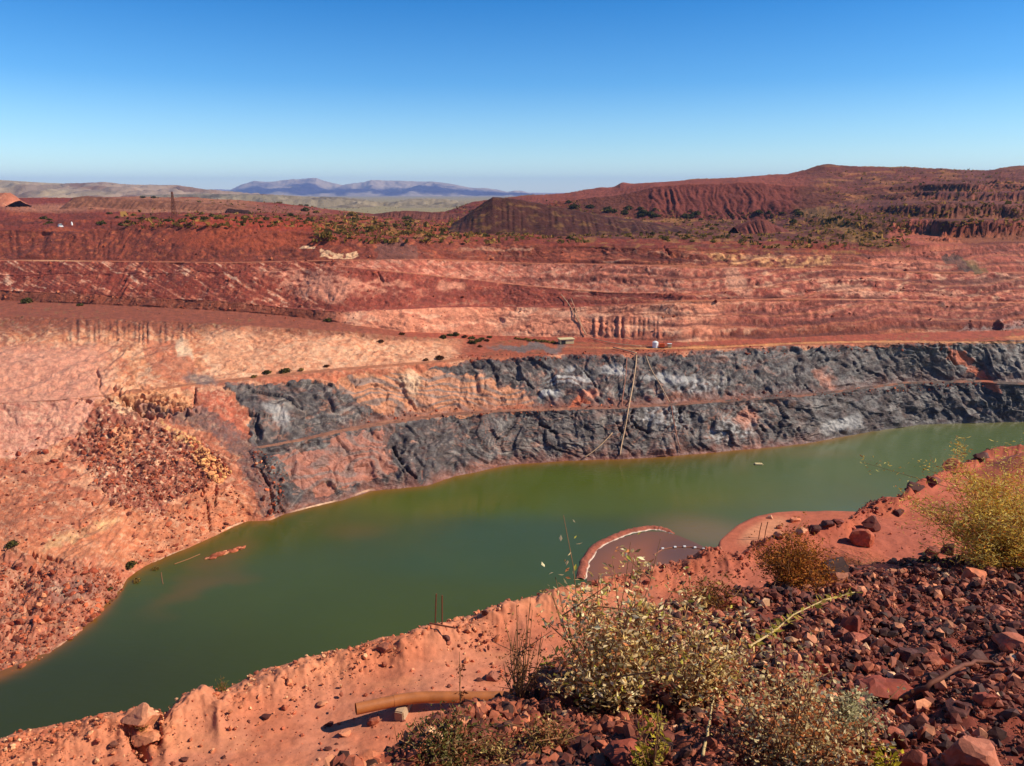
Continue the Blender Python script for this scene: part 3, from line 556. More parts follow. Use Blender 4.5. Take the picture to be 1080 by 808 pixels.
for i, (a, b, n) in enumerate(lines):
    for k in range(n):
        t = k / n
        if i == 6: 
            pa, pb = Pc[:, 1], near0[:, 1]; D = 1 / ((1 - t) / pa + t / pb); q = scaled(Pc, D, gz(D))
        elif i == 4:
            D = 1 / ((1 - t) / a[:, 1] + t / b[:, 1]); f_ = ((D - a[:, 1]) / (b[:, 1] - a[:, 1] + 1e-9))[:, None]; q = a + (b - a) * f_
        else: q = a + (b - a) * t
        Q.append(q); sg.append(i); tg.append(t)
Q.append(near0); sg.append(6); tg.append(1.)
Q = np.array(Q); sg = np.repeat(np.array(sg)[:, None], Q.shape[1], 1); tg = np.repeat(np.array(tg)[:, None], Q.shape[1], 1)
qx, qy = pix(Q[..., 0], Q[..., 1], Q[..., 2])
X, Y, Z = Q[..., 0].copy(), Q[..., 1].copy(), Q[..., 2].copy()
dE = De[None] - Y                                             # metres in from the brink
bw = np.exp(-((dE - .55) / .5) ** 2) * (sg >= 3) * (sg < 5)     # windrow along the brink
hgt = .30 * bw * (1 + .6 * n2(X / 1.2, Y / 1.2, 2)) + .07 * bw * fb2(X / .25, Y / .25, 6, 4, .6)
hgt += (sg == 4) * (.10 * fb2(X / 2.6, Y / 2.6, 3, 3) + .022 * fb2(X / .5, Y / .5, 7, 4)) * sst(0, .6, dE)
hgt += (sg == 6) * (.10 * fb2(X / .7, Y / .7, 8, 3) + .02 * fb2(X / .12, Y / .12, 9, 2)) * sst(0, .05, tg)
hgt += (sg < 3) * (sg > 0) * .5 * fb2(X / 3, Y / 3, 12, 3) * np.where(sg == 2, .12, 1)
# a sandy mound at the brink (x 700-770) and the gully beside it, a scoop on the ledge
hgt -= .5 * np.exp(-((qx - 166) / 5) ** 2) * np.exp(-((qy - 762) / 22) ** 2) * (sg == 4) + .35 * np.exp(-((qx - 140 - (qy - 780) * .6) / 6) ** 2) * np.exp(-((qy - 790) / 10) ** 2) * (sg == 4)
hgt += .8 * np.exp(-((qx - 1085) / 40) ** 2 - ((qy - 500) / 12) ** 2) * (sg == 4)
Z += hgt
sc = np.zeros(Q.shape) + col(206, 130, 106)
rightish = sst(450, 900, qx)
sc = mixc(sc, col(184, 98, 80), rightish * .9)
rub = np.clip(bw * 1.2, 0, 1); sc = mixc(sc, col(214, 138, 108), rub * (1 - rightish) * .6); sc = mixc(sc, col(158, 74, 58), rub * rightish * .6)
sc = mixc(sc, col(196, 106, 76), sst(-.2, .5, fb2(X / 1.8, Y / 1.8, 31, 4)) * .45 * (sg == 4))
sc = mixc(sc, col(224, 148, 112), sst(.1, .7, fb2(X / 3, Y / .9, 33, 4)) * .4 * (sg == 4) * (1 - rightish))
gm = (sg >= 5) * 1.0; sc = mixc(sc, col(128, 60, 48), gm * .95)
ledm = (sg == 2) * 1.0; sc = mixc(sc, col(190, 104, 82), ledm * .9); sc = mixc(sc, col(214, 142, 112), ell(qx, qy, 805, 560, 26, 9, -25) * ledm)
sc = mixc(sc, col(176, 90, 70), (sg == 1) * .8)
ng = mesh('near_ground', np.stack([X, Y, Z], -1).reshape(-1, 3), grid_faces(*X.shape), 'sand', cols=sc.reshape(-1, 3), smooth=True); ng['kind'] = 'structure'
NP = np.stack([X, Y, Z], -1); NPX, NPY = pix(X, Y, Z)
def onn(px, py, g=None):
    d = np.hypot(NPX - px, NPY - py) + (0 if g is None else 1e3 * (sg != g)) + 1e-3 * Y
    k = int(np.argmin(d)); return NP.reshape(-1, 3)[k].copy()

# ------------------------------------------------------------------ rocks
def ico(sub=0):
    import bmesh
    bm = bmesh.new(); bmesh.ops.create_icosphere(bm, subdivisions=sub + 1, radius=1)
    V = np.array([v.co[:] for v in bm.verts]); Fa = np.array([[v.index for v in f.verts] for f in bm.faces]); bm.free(); return V, Fa
I0, I2 = ico(0), ico(2)
def rockV(V, r, n=9, lo=.45, hi=.85):
    V = V.copy()
    for _ in range(n):
        d = r.normal(size=3); d /= np.linalg.norm(d); o = r.uniform(lo, hi); V -= np.maximum(V @ d - o, 0)[:, None] * d
    return V
tmpl = [rockV(I0[0], np.random.default_rng(i), 5, .5, .85) for i in range(24)]
def rotm(n, r):
    q = r.normal(size=(n, 4)); q /= np.linalg.norm(q, axis=1)[:, None]; w, x, y, z = q.T
    return np.stack([1 - 2 * (y * y + z * z), 2 * (x * y - z * w), 2 * (x * z + y * w), 2 * (x * y + z * w), 1 - 2 * (x * x + z * z), 2 * (y * z - x * w), 2 * (x * z - y * w), 2 * (y * z + x * w), 1 - 2 * (x * x + y * y)], -1).reshape(n, 3, 3)
def stones(name, pos, size, cols, m, r, flat_=.7):
    n = len(pos); tv = np.stack(tmpl)[r.integers(0, 24, n)]; sc_ = size[:, None, None] * r.uniform(.55, 1.2, (n, 1, 3)) * np.array([1, 1, flat_])
    V = np.einsum('nij,nkj->nki', rotm(n, r), tv * sc_) + pos[:, None]
    Fa = (I0[1][None] + (np.arange(n) * 12)[:, None, None]).reshape(-1, 3)
    o = mesh(name, V.reshape(-1, 3), Fa, m, cols=np.repeat(cols, 12, 0)); o['kind'] = 'stuff'; return o
PT = np.array([1.05, .93, .80])
def palette(n, r, cs, w, v=.25):
    cs = np.array(cs) * PT; return cs[r.choice(len(cs), n, p=np.array(w) / sum(w))] * r.uniform(1 - v, 1 + v, (n, 1))
# gravel on the slope at the photographer's feet
r = np.random.default_rng(3)
n = 205000
px = r.uniform(300, 1420, n); f = r.uniform(0, 1, n); cyy = np.interp(px, XN, cy_); Dcx = 1.65 / (T(cyy) - .32)
D = np.sqrt(r.uniform(0, 1, n) * (Dcx ** 2 - 2.3 ** 2) + 2.3 ** 2)
px = CX + (px - CX)                                           # across
py = None
zz = gz(D); 
vv = np.interp(D, np.linspace(2, 12, 200), [float(pix(0, d, gz(d))[1]) for d in np.linspace(2, 12, 200)])
Xs = SX(px, vv, D)
keep = (D < Dcx + .02); Xs, D, px, vv = Xs[keep], D[keep], px[keep], vv[keep]
sz = np.clip(.0052 * r.pareto(1.75, len(D)) + .0046, .004, .065) * (.7 + .05 * D)
zz = gz(D) + .10 * fb2(Xs / .7, D / .7, 8, 3) + sz * .25
cs = palette(len(D), r, [col(116, 60, 48), col(172, 98, 76), col(74, 42, 36), col(212, 144, 116), col(142, 76, 58), col(228, 184, 158)], [34, 22, 26, 7, 20, 2])
g_ = stones('gravel', np.stack([Xs, D, zz], -1), sz, cs, 'stone', r); g_['label'] = 'dark red ironstone gravel on the slope in the foreground'
# rubble along the brink, pebbles on the sand
n = 13000
j = r.integers(60, len(XN) - 60, n); din = np.abs(r.normal(.5, .5, n)) ; Dd = De[j] - din
pp = np.stack([Pe[j, 0] * Dd / De[j], Dd, 0 * Dd], -1); pp[:, 0] += r.normal(0, .05, n)
sz = np.clip(.010 * r.pareto(1.9, n) + .007, .006, .10)
zq = zb + .30 * np.exp(-((din - .55) / .5) ** 2) * (1 + .6 * n2(pp[:, 0] / 1.2, pp[:, 1] / 1.2, 2)); pp[:, 2] = zq + sz * .2
sz *= np.where(XN[j] < 450, .72, 1); rr = sst(450, 900, XN[j]); cL = palette(n, r, [col(214, 140, 110), col(236, 184, 152), col(170, 96, 76), col(190, 110, 84)], [4, 2, 2, 4]); cR = palette(n, r, [col(140, 66, 54), col(176, 90, 72), col(104, 54, 50), col(206, 140, 118)], [5, 4, 3, 1])
stones('rubble', pp, sz, cL * (1 - rr[:, None]) + cR * rr[:, None], 'stone', r)['label'] = 'loose rubble heaped along the brink of the near bench'
n = 5500
a = r.uniform(-60, 1160, n); yy = np.interp(a, XN, ey); y2 = np.minimum(np.interp(a, XN, cy_), 860); b = yy + (y2 - yy) * r.uniform(0.02, 1, n) ** 1.0
Dp = 10.0 / T(b); Xp = SX(a, b, Dp); sz = np.clip(.006 * r.pareto(1.6, n) + .006, .005, .06); k = b < y2
pos = np.stack([Xp, Dp, zb + .10 * fb2(Xp / 2.6, Dp / 2.6, 3, 3) + sz * .2], -1)[k]
stones('pebbles', pos, sz[k], palette(k.sum(), r, [col(190, 104, 80), col(150, 76, 60), col(112, 60, 54), col(222, 160, 134)], [5, 4, 2, 1]), 'stone', r)['label'] = 'pebbles scattered over the smooth red sand bench'
# scree on the far wall
def far_scatter(name, polys, n, smin, smax, cols_, w, label, pw=2.2):
    P_ = []
    for pts, k in zip(polys, n):
        p = np.array(pts); c = 0
        m_ = poly(GP[0], GP[1], pts) * (seg < nm.index('L6')) * (seg > 0); idx = np.flatnonzero(m_.ravel()); 
        P_.append(G.reshape(-1, 3)[r.choice(idx, k)] + r.normal(0, .25, (k, 3)) * (1, 1, .2))
    P_ = np.vstack(P_); sz = np.clip(smin * (1 + r.pareto(pw, len(P_))), 0, smax)
    o = stones(name, P_, sz, palette(len(P_), r, cols_, w), 'scree', r); o['label'] = label; return o
far_scatter('boulder_scree', [[(95, 445), (150, 445), (225, 470), (245, 500), (200, 522), (120, 540), (85, 480)], [(-100, 590), (130, 600), (128, 640), (60, 690), (-100, 780)], [(-60, 480), (90, 450), (110, 560), (-60, 600)], [(130, 520), (250, 510), (260, 550), (140, 600)], [(265, 470), (300, 490), (300, 545), (280, 545)]],
            [3200, 2600, 500, 700, 250], .13, .85, [col(196, 110, 84), col(150, 76, 60), col(226, 160, 130), col(110, 60, 54)], [5, 7, 1, 4], 'tumbled boulders in the slump at the left end of the pit')
far_scatter('pale_scree', [[(195, 460), (205, 462), (243, 498), (232, 512), (215, 500)]], [260], .25, .9, [col(238, 186, 134), col(226, 160, 120)], [1, 1], 'pale boulders trailing down beside the red slump')
far_scatter('bench_rubble', [[(460, 376), (1000, 360), (1000, 368), (460, 384)], [(380, 436), (1040, 400), (1040, 408), (380, 446)], [(300, 260), (1080, 262), (1080, 350), (300, 345)], [(0, 245), (300, 245), (300, 340), (0, 340)]], [500, 500, 900, 700], .14, .7, [col(150, 76, 58), col(196, 120, 96), col(108, 60, 54)], [4, 2, 2], 'fallen stones along the benches of the far pit wall')

# individual rocks
rock_i = [0]
def rock(px, py, wpx, hpx, c, label, g=None, gamma=None, seed=None, flat_=.7, depth=1.0, tilt=0, sink=.25, group=None, name='rock'):
    rock_i[0] += 1; rr_ = np.random.default_rng(100 + rock_i[0] if seed is None else seed)
    p = onn(px, py, g); d = math.sqrt(p[0] ** 2 + p[1] ** 2 + (H - p[2]) ** 2); w = wpx * d / F; h = hpx * d / F
    V = rockV(I2[0], rr_, 14, .42, .8); V /= np.abs(V).max(0); V = V * np.array([w / 2, w / 2 * depth, h / 2 * flat_ / .7])
    V += .04 * w * fb3(V[:, 0:1] * 5 / w, V[:, 1:2] * 5 / w, V[:, 2:3] * 5 / w, 2)
    if tilt: a_ = R(tilt); V = V @ np.array([[math.cos(a_), 0, -math.sin(a_)], [0, 1, 0], [math.sin(a_), 0, math.cos(a_)]])
    cc = np.zeros((len(V), 3)) + np.array(c) * PT
    o = mesh(name, V, I2[1], 'stone', cols=cc, loc=(float(p[0]), float(p[1] - 0), float(p[2] + h / 2 * (1 - 2 * sink))))
    tag(o, label, 'rock', group); return o
dk, rd, lt = col(92, 48, 44), col(160, 78, 60), col(216, 146, 120)
rocks = [
 (906, 573, 26, 24, col(186, 100, 76), 'large squat boulder alone on the red sand at right', 4), (917, 557, 19, 17, col(110, 54, 48), 'dark red boulder just behind the large squat boulder', 4),
 (946, 543, 14, 8, dk, 'low dark rock on sand right of the two boulders', 4), (985, 584, 13, 11, col(150, 84, 70), 'rounded brown rock at the sand edge left of the yellow bush', 4), (999, 583, 16, 12, dk, 'blackish rock in the gap at the foot of the yellow bush', 4),
 (880, 610, 34, 30, col(60, 32, 30), 'big dark block standing on the gravel crest beside the rusty bush', 6), (886, 618, 18, 18, col(206, 140, 120), 'pale angular rock leaning below the big dark block', 6), (852, 622, 16, 11, col(206, 142, 116), 'small pale rock under the rusty bush', 6), (906, 606, 20, 10, rd, 'flat red rock just right of the big dark block', 6),
 (1027, 618, 24, 22, col(206, 122, 90), 'orange wedge of rock pointing up from the gravel at right', 6), (897, 666, 26, 26, col(140, 70, 56), 'upright triangular red slab near the dry branch', 6), (903, 676, 22, 10, col(176, 96, 78), 'flat shard lying below the triangular red slab', 6),
 (937, 728, 54, 22, col(150, 70, 54), 'long flat brick-like red slab on dark gravel', 6), (1022, 808, 44, 44, col(182, 112, 94), 'large smooth pinkish rock at the bottom right corner', 6), (1068, 684, 26, 16, col(190, 112, 92), 'flat pale rock at the right edge of the gravel', 6),
 (1052, 650, 18, 14, col(180, 110, 96), 'small grey-pink rock on gravel near the right edge', 6), (986, 702, 20, 12, col(176, 98, 80), 'flat pale rock in the gravel above the long slab', 6), (1022, 702, 28, 20, dk, 'dark rounded rock right above the long slab', 6), (955, 700, 30, 24, col(90, 50, 46), 'dark rock behind the long slab', 6),
 (1010, 752, 24, 16, dk, 'dark rock between the curved root and the pinkish rock', 6), (1040, 745, 22, 14, rd, 'red rock to the right of the curved root', 6), (940, 780, 22, 14, col(184, 104, 84), 'pale shard in the shadow beside the silver saltbush', 6), (965, 808, 26, 20, col(170, 92, 76), 'rock half cut by the bottom edge right of the saltbush', 6),
 (770, 640, 26, 16, rd, 'red block on the gravel crest above the tall saltbush', 6), (800, 632, 28, 14, col(176, 96, 78), 'long pale block lying on the gravel crest', 6), (758, 654, 16, 14, col(190, 112, 92), 'small pale cube of rock at the foot of the crest blocks', 6), (735, 706, 20, 14, col(196, 126, 110), 'pale grey-pink rock right of the tall saltbush', 6), (705, 726, 24, 16, col(150, 76, 64), 'red rock beneath the tall saltbush', 6),
 (785, 690, 20, 14, dk, 'dark rock under the lying dry branch', 6), (660, 800, 44, 26, col(150, 72, 56), 'broad red rock at the bottom below the tall saltbush', 6), (615, 790, 30, 18, dk, 'dark rock left of the broad bottom rock', 6), (540, 745, 14, 16, col(206, 130, 104), 'small pale stone standing on the crest at the pipe end', 6), (524, 742, 12, 15, col(214, 140, 112), 'pale upright stone just above the pipe', 6),
 (388, 802, 22, 18, col(206, 130, 106), 'pale rock at the lower tip of the gravel edge', 6), (372, 806, 16, 12, col(190, 112, 92), 'small pale rock at the very bottom beside the gravel tip', 6), (436, 768, 13, 15, col(176, 88, 66), 'reddish rock wedged below the concrete block', 6),
 (406, 686, 16, 11, col(150, 90, 76), 'brown rock halfway along the brink of the sand bench', 4), (340, 743, 13, 9, col(216, 150, 124), 'pale flat rock left of the pipe mouth', 4), (392, 764, 14, 10, col(170, 100, 84), 'split grey-brown rock just below the pipe mouth', 4), (282, 757, 10, 7, dk, 'small black rock on the sand at lower left', 4), (299, 747, 8, 6, col(170, 98, 80), 'small brown rock above the black one on the sand', 4),
 (520, 716, 17, 13, col(160, 100, 88), 'grey-brown rock on sand above the right end of the pipe', 4), (506, 718, 9, 6, dk, 'small dark rock left of the grey-brown one near the pipe', 4), (471, 674, 8, 6, dk, 'little black stone below the twin steel stakes', 4), (512, 648, 8, 8, dk, 'black stone on the brink right of the twin stakes', 4),
 (364, 775, 13, 9, col(214, 146, 122), 'round pale pinkish stone below the pipe mouth', 4), (346, 765, 10, 6, dk, 'flat dark stone left of the round pale stone', 4), (346, 790, 8, 5, dk, 'tiny dark stone at the bottom on the sand', 4),
 (152, 758, 36, 26, col(222, 156, 132), 'big pale pinkish outcrop block on the brink at lower left', 4), (152, 778, 30, 14, col(206, 138, 112), 'pale block below the big outcrop block at lower left', 4), (122, 786, 12, 8, col(130, 84, 76), 'grey rock left of the pale outcrop blocks', 4), (194, 802, 8, 5, dk, 'dark stone on the sand below the gully', 4),
 (806, 572, 11, 8, col(186, 106, 84), 'brown stone in the row behind the rusty bush', 4), (822, 566, 13, 9, lt, 'pale stone in the row above the rusty bush', 4), (845, 563, 14, 9, col(220, 160, 136), 'largest pale stone in the row behind the rusty bush', 4), (858, 561, 12, 9, dk, 'dark stone ending the row behind the rusty bush', 4),
 (872, 556, 14, 9, dk, 'dark rock on the brink left of the boulders', 4), (884, 552, 12, 8, col(130, 64, 56), 'reddish rock on the brink left of the boulders', 4), (1003, 495, 18, 13, col(196, 110, 88), 'reddish block on the brink behind the yellow bush', 4), (966, 517, 16, 10, dk, 'dark rock on the rising brink left of the yellow bush', 4), (984, 508, 18, 12, col(120, 60, 52), 'dark red rock higher up the rising brink', 4), (1034, 483, 16, 9, dk, 'dark rock near the top of the rising brink', 4),
 (812, 546, 6, 5, col(220, 170, 150), 'small white-topped stone at the rim of the lower ledge', 2), (838, 549, 12, 6, col(206, 130, 106), 'flat pale stone on the lower sandy ledge', 2), (821, 556, 6, 5, col(170, 92, 76), 'small brown stone on the lower sandy ledge', 2),
]
for px_, py_, w_, h_, c_, lb, g in rocks:
    rock(px_, py_, w_, h_, c_, lb, g, flat_=.8 if h_ > .7 * w_ else .6, depth=.8, sink=.42 if 'outcrop' in lb else .27)

# ------------------------------------------------------------------ plants
def leafy(name, stems, nleaf, L, cpal, wpal, r, wood='wood', droop=.1, thick=.006, spread=.06, lo=.25, parent=None, wid=.45, sr=1.0):
    """stems: list of polylines; returns parts parented to the empty"""
    parts = []
    for s_ in stems: parts.append(tube(s_, np.linspace(thick, thick * .35, len(s_)) * sr, 4))
    V, Fa = join(parts); mesh('stems', V, Fa, wood, parent)
    ns = len(stems); si = r.integers(0, ns, nleaf); t = lo + (1 - lo) * r.uniform(0, 1, nleaf) ** .8
    A = np.array([[np.interp(tt_ * (len(stems[i]) - 1), range(len(stems[i])), np.array(stems[i])[:, k]) for k in range(3)] for i, tt_ in zip(si, t)])
    A += r.normal(0, spread, (nleaf, 3)) 
    d = r.normal(size=(nleaf, 3)); d[:, 2] = np.abs(d[:, 2]) * .7 - droop; d /= np.linalg.norm(d, axis=1)[:, None]
    b = np.cross(d, r.normal(size=(nleaf, 3))); b /= np.linalg.norm(b, axis=1)[:, None]; nn = np.cross(d, b)
    l = L * r.uniform(.5, 1.3, nleaf)[:, None]
    V = np.stack([A, A + d * l * .5 + b * l * wid * .5 + nn * l * .08, A + d * l, A + d * l * .5 - b * l * wid * .5 + nn * l * .08], 1)
    Fa = np.arange(nleaf * 4).reshape(-1, 4)
    cc = np.repeat(palette(nleaf, r, cpal, wpal, .3), 4, 0)
    return mesh('leaves', V.reshape(-1, 3), Fa, 'leaf', parent, cols=cc)
def stemset(n, h, w, r, lean=(0, 0), up=.25, segs=6, wob=.04):
    """main stems fanning into a dome, each with side shoots"""
    out = []
    for i in range(n):
        a = r.uniform(0, 2 * math.pi); el = math.acos(r.uniform(.02, 1)); q = r.uniform(.55, 1.05)
        tx, ty, hh = w / 2 * q * math.sin(el) * math.cos(a) + lean[0], w / 2 * q * math.sin(el) * math.sin(a), h * q * (.2 + .8 * math.cos(el))
        t = np.linspace(0, 1, segs)[:, None]
        p = np.hstack([tx * t ** .9, ty * t ** .9, hh * t ** (1 + up)]); p[1:] += np.cumsum(r.normal(0, wob * h / segs, (segs - 1, 3)), 0); out.append(p)
        for b in range(2):
            k = r.integers(1, segs - 1); d = np.array([r.normal(0, .3 * w), r.normal(0, .3 * w), abs(r.normal(.22 * h, .12 * h))]) * .6
            out.append(p[k] + np.linspace(0, 1, 4)[:, None] * d)
    return out
def plant(name, px, py, hpx, wpx, label, cat, cpal, wpal, g=6, ns=26, nl=2500, L=.03, seed=1, lean=0, wood='wood', wid=.45, spread=.03, thick=.005, group=None, up=.25, lo=.25, droop=.1, dep=1):
    r_ = np.random.default_rng(seed); p = onn(px, py, g); d = math.sqrt((p ** 2)[:2].sum() + (H - p[2]) ** 2)
    cosd = p[1] / d if p[1] > 0 else 1; h = hpx * d / F / max(.6, math.cos(math.atan2(H - p[2], p[1]))); w = wpx * d / F
    e = empty(name, p - np.array([0, 0, .02])); tag(e, label, cat, group)
    leafy(name, stemset(ns, h, w, r_, (lean * d / F, 0), up), nl, L, cpal, wpal, r_, wood, droop, thick, spread, lo, e, wid); return e
salt = [col(244, 224, 186), col(224, 204, 150), col(255, 242, 214), col(196, 164, 112), col(222, 150, 108), col(206, 204, 104)]
plant('saltbush', 640, 742, 180, 145, 'tall pale saltbush with grey-green leaves rising over the green water', 'shrub', salt, [5, 4, 4, 3, 3, 1.5], ns=44, nl=4300, L=.040, seed=11, spread=.032)
plant('saltbush', 728, 735, 125, 110, 'shorter pale saltbush just right of the tall one below the muddy pool', 'shrub', salt, [4, 4, 3, 3, 4, 1], ns=30, nl=2700, L=.037, seed=12, spread=.045, group=None)
plant('dry_shrub', 548, 742, 105, 70, 'sparse leafless reddish-brown shrub left of the tall saltbush', 'shrub', [col(150, 96, 62), col(120, 76, 50), col(190, 150, 104)], [3, 3, 1], ns=22, nl=420, L=.022, seed=13, thick=.004)
plant('saltbush', 835, 812, 105, 165, 'low spreading silvery saltbush at the bottom right of centre', 'shrub', [col(226, 208, 168), col(240, 230, 196), col(206, 186, 138), col(210, 136, 96), col(176, 110, 72)], [4, 4, 3, 4, 3], ns=50, nl=4600, L=.022, seed=14, wid=.7, spread=.03, up=0)
plant('saltbush', 902, 772, 40, 52, 'small frosty silver saltbush tuft on the right flank of the spreading one', 'shrub', [col(206, 206, 176), col(186, 190, 160), col(222, 218, 196)], [3, 3, 2], ns=22, nl=2200, L=.018, seed=15, wid=.8, spread=.02, up=0)
plant('yellow_bush', 1052, 598, 112, 165, 'airy yellow-green bush at the right edge above the gravel', 'bush', [col(246, 222, 122), col(255, 240, 160), col(226, 196, 92), col(214, 140, 76)], [5, 4, 4, 3], ns=110, nl=22000, L=.055, seed=16, wid=.22, spread=.05, wood='wood', thick=.004, up=-.1, lo=.15)
plant('rusty_bush', 836, 616, 54, 84, 'rounded rust-coloured bush between the sand ledge and the gravel', 'bush', [col(176, 112, 56), col(150, 108, 50), col(206, 136, 74), col(150, 80, 50)], [5, 3, 4, 3], ns=60, nl=6500, L=.036, seed=17, wid=.4, spread=.05, up=-.2, lo=.15)
plant('rusty_bush', 745, 640, 26, 76, 'low brown-green bush on the crest left of the rounded rusty bush', 'bush', [col(136, 92, 50), col(150, 116, 60), col(120, 66, 44)], [4, 3, 3], ns=36, nl=1500, L=.03, seed=18, spread=.05, up=-.2, lo=.1)
plant('green_weed', 470, 795, 40, 90, 'low dark green weed patch below the right end of the pipe', 'plant', [col(96, 96, 52), col(120, 118, 74), col(150, 142, 110), col(110, 70, 48)], [3, 3, 2, 3], ns=40, nl=2000, L=.022, seed=19, spread=.03, up=-.1)
plant('green_weed', 575, 790, 34, 70, 'small pale-tipped weed on the dark gravel at bottom centre', 'plant', [col(190, 176, 120), col(130, 110, 66), col(150, 90, 60)], [2, 3, 3], ns=24, nl=900, L=.02, seed=20, spread=.03, up=-.1)
plant('green_weed', 527, 806, 26, 60, 'cream-leaved weed at the bottom edge left of centre', 'plant', [col(206, 186, 136), col(140, 120, 76)], [2, 2], ns=16, nl=500, L=.022, seed=21, spread=.025, up=-.1)
plant('yellow_shoots', 688, 815, 70, 46, 'upright yellow-green shoots at the bottom below the tall saltbush', 'plant', [col(196, 182, 70), col(170, 160, 66), col(214, 200, 120)], [3, 3, 2], ns=9, nl=260, L=.035, seed=22, spread=.012, thick=.004)
plant('yellow_shoots', 925, 815, 42, 34, 'bright yellow-green shoots beside the silver saltbush at the bottom', 'plant', [col(206, 196, 60), col(176, 170, 56)], [3, 3], ns=6, nl=90, L=.04, seed=23, spread=.01, thick=.005)
plant('green_sprig', 574, 704, 26, 18, 'bright lime green sprig at the left foot of the tall saltbush', 'plant', [col(160, 180, 50), col(130, 150, 44)], [3, 2], ns=6, nl=90, L=.035, seed=24, spread=.012)
plant('dry_grass_tuft', 905, 597, 9, 90, 'thin straw-coloured grass on sand above the gravel crest', 'grass tuft', [col(196, 142, 80), col(176, 120, 62)], [3, 2], g=4, ns=50, nl=300, L=.10, seed=25, wid=.08, spread=.08, up=0)
plant('brink_plant', 232, 727, 14, 10, 'small green plant growing in a notch of the brink at left', 'plant', [col(110, 116, 60), col(140, 130, 80)], [3, 2], g=4, ns=14, nl=120, L=.09, seed=26, wid=.15, spread=.02)
plant('brink_plant', 153, 768, 11, 18, 'yellowish tuft between the pale outcrop blocks at lower left', 'plant', [col(196, 160, 96), col(170, 140, 80)], [3, 2], g=4, ns=14, nl=160, L=.07, seed=27, wid=.2, spread=.03)
plant('dry_stalk', 481, 745, 72, 6, 'single tall dry stalk with seed heads standing in front of the pipe', 'plant', [col(140, 78, 56), col(120, 66, 50)], [3, 2], ns=2, nl=46, L=.026, seed=28, spread=.012, thick=.004)
plant('dry_stalk', 424, 800, 40, 16, 'short dry brown weed on the lower sand left of the gravel edge', 'plant', [col(140, 78, 56), col(170, 100, 72)], [3, 2], g=4, ns=6, nl=60, L=.05, seed=29, spread=.02, thick=.01)
def stick(name, pts, r0, m, label, cat='stick', up=.05, taper=.4, g=6):
    P_ = np.array([onn(a, b, g) + (0, 0, up + u_) for a, b, u_ in pts]); t = np.linspace(0, 1, 18); k = np.linspace(0, 1, len(P_)); P_ = np.stack([np.interp(t, k, P_[:, q]) for q in range(3)], -1)
    P_[1:-1] += rng.normal(0, r0 * .3, (16, 3)); V, Fa = tube(P_, np.linspace(r0, r0 * taper, 18), 6); o = mesh(name, V, Fa, m, smooth=True); tag(o, label, cat); return o
br = empty('fallen_branch', onn(840, 672, 6)); tag(br, 'long dry yellow-green branch with a few leaves lying over the gravel', 'branch')
Pb = np.array([onn(a, b, 6) + (0, 0, .07 + u_) for a, b, u_ in [(790, 692, 0), (815, 675, .03), (835, 660, .05), (868, 648, .06), (900, 636, .05)]]) - np.array(br.location)
V, Fa = tube(Pb, np.linspace(.008, .004, 5), 6); mesh('stem', V, Fa, 'pale', br)
rl = np.random.default_rng(5); nl = 90; k = rl.uniform(0, 4, nl); A = np.stack([np.interp(k, range(5), Pb[:, q]) for q in range(3)], -1); d = rl.normal(size=(nl, 3)); d[:, 2] = abs(d[:, 2]) * .3; d /= np.linalg.norm(d, axis=1)[:, None]; b = np.cross(d, rl.normal(size=(nl, 3))); b /= np.linalg.norm(b, axis=1)[:, None]; l = .08 * rl.uniform(.5, 1.2, nl)[:, None]
mesh('leaves', np.stack([A, A + d * l * .5 + b * l * .2, A + d * l, A + d * l * .5 - b * l * .2], 1).reshape(-1, 3), np.arange(nl * 4).reshape(-1, 4), 'leaf', br, cols=np.repeat(palette(nl, rl, [col(206, 190, 110), col(180, 170, 80)], [1, 1]), 4, 0))
stick('twig', [(742, 808, 0), (752, 762, .12)], .008, 'pale', 'pale straight twig leaning at the bottom left of the spreading saltbush')
stick('twig', [(752, 768, .04), (772, 790, .03), (790, 806, 0)], .004, 'wood', 'thin brown twig crossing beside the pale straight twig')
stick('twig', [(868, 790, .03), (902, 788, .05), (904, 806, 0)], .006, 'wood', 'bent pinkish twig in front of the spreading saltbush')
stick('root', [(950, 748, 0), (975, 742, .07), (1005, 728, .09), (1030, 716, .07), (1054, 708, .0)], .018, 'steel', 'long curved root arching over the gravel above the pinkish rock', 'root', taper=.6)

# ------------------------------------------------------------------ pipe with its block, stakes
def pz(a, b, z): return at_z(a, b, z)
pipe = empty('rusty_pipe', pz(450, 742, 60)); tag(pipe, 'bent rusty steel pipe lying across the red sand with its open end left', 'pipe')
key = np.array([pz(374, 748, 60.42), pz(400, 742.5, 60.40), pz(424, 737.5, 60.38), pz(436, 736, 60.37), pz(450, 735.2, 60.35), pz(490, 735, 60.30), pz(560, 735, 60.22), pz(640, 738, 60.14)])
t = np.linspace(0, 7, 60); Pp = np.stack([sm(np.interp(t, range(8), key[:, q]), 5) for q in range(3)], -1) - np.array(pipe.location)
rad = .112
th = np.linspace(0, 2 * math.pi, 28, endpoint=False)
tan = np.gradient(Pp, axis=0); tan /= np.linalg.norm(tan, axis=1)[:, None]; aa = np.cross(tan, [0, 0, 1.]); aa /= np.linalg.norm(aa, axis=1)[:, None]; bb = np.cross(tan, aa)
def ring(k, r_): return Pp[k] + r_ * (np.cos(th)[:, None] * aa[k] + np.sin(th)[:, None] * bb[k])
rings = [ring(3, rad * .9), ring(0, rad * .9)] + [ring(k, rad) for k in range(60)]
Vr = np.vstack(rings); i_ = np.arange(len(Vr)).reshape(len(rings), 28)
Fr = np.stack([i_[:-1], np.roll(i_, -1, 1)[:-1], np.roll(i_, -1, 1)[1:], i_[1:]], -1).reshape(-1, 4)
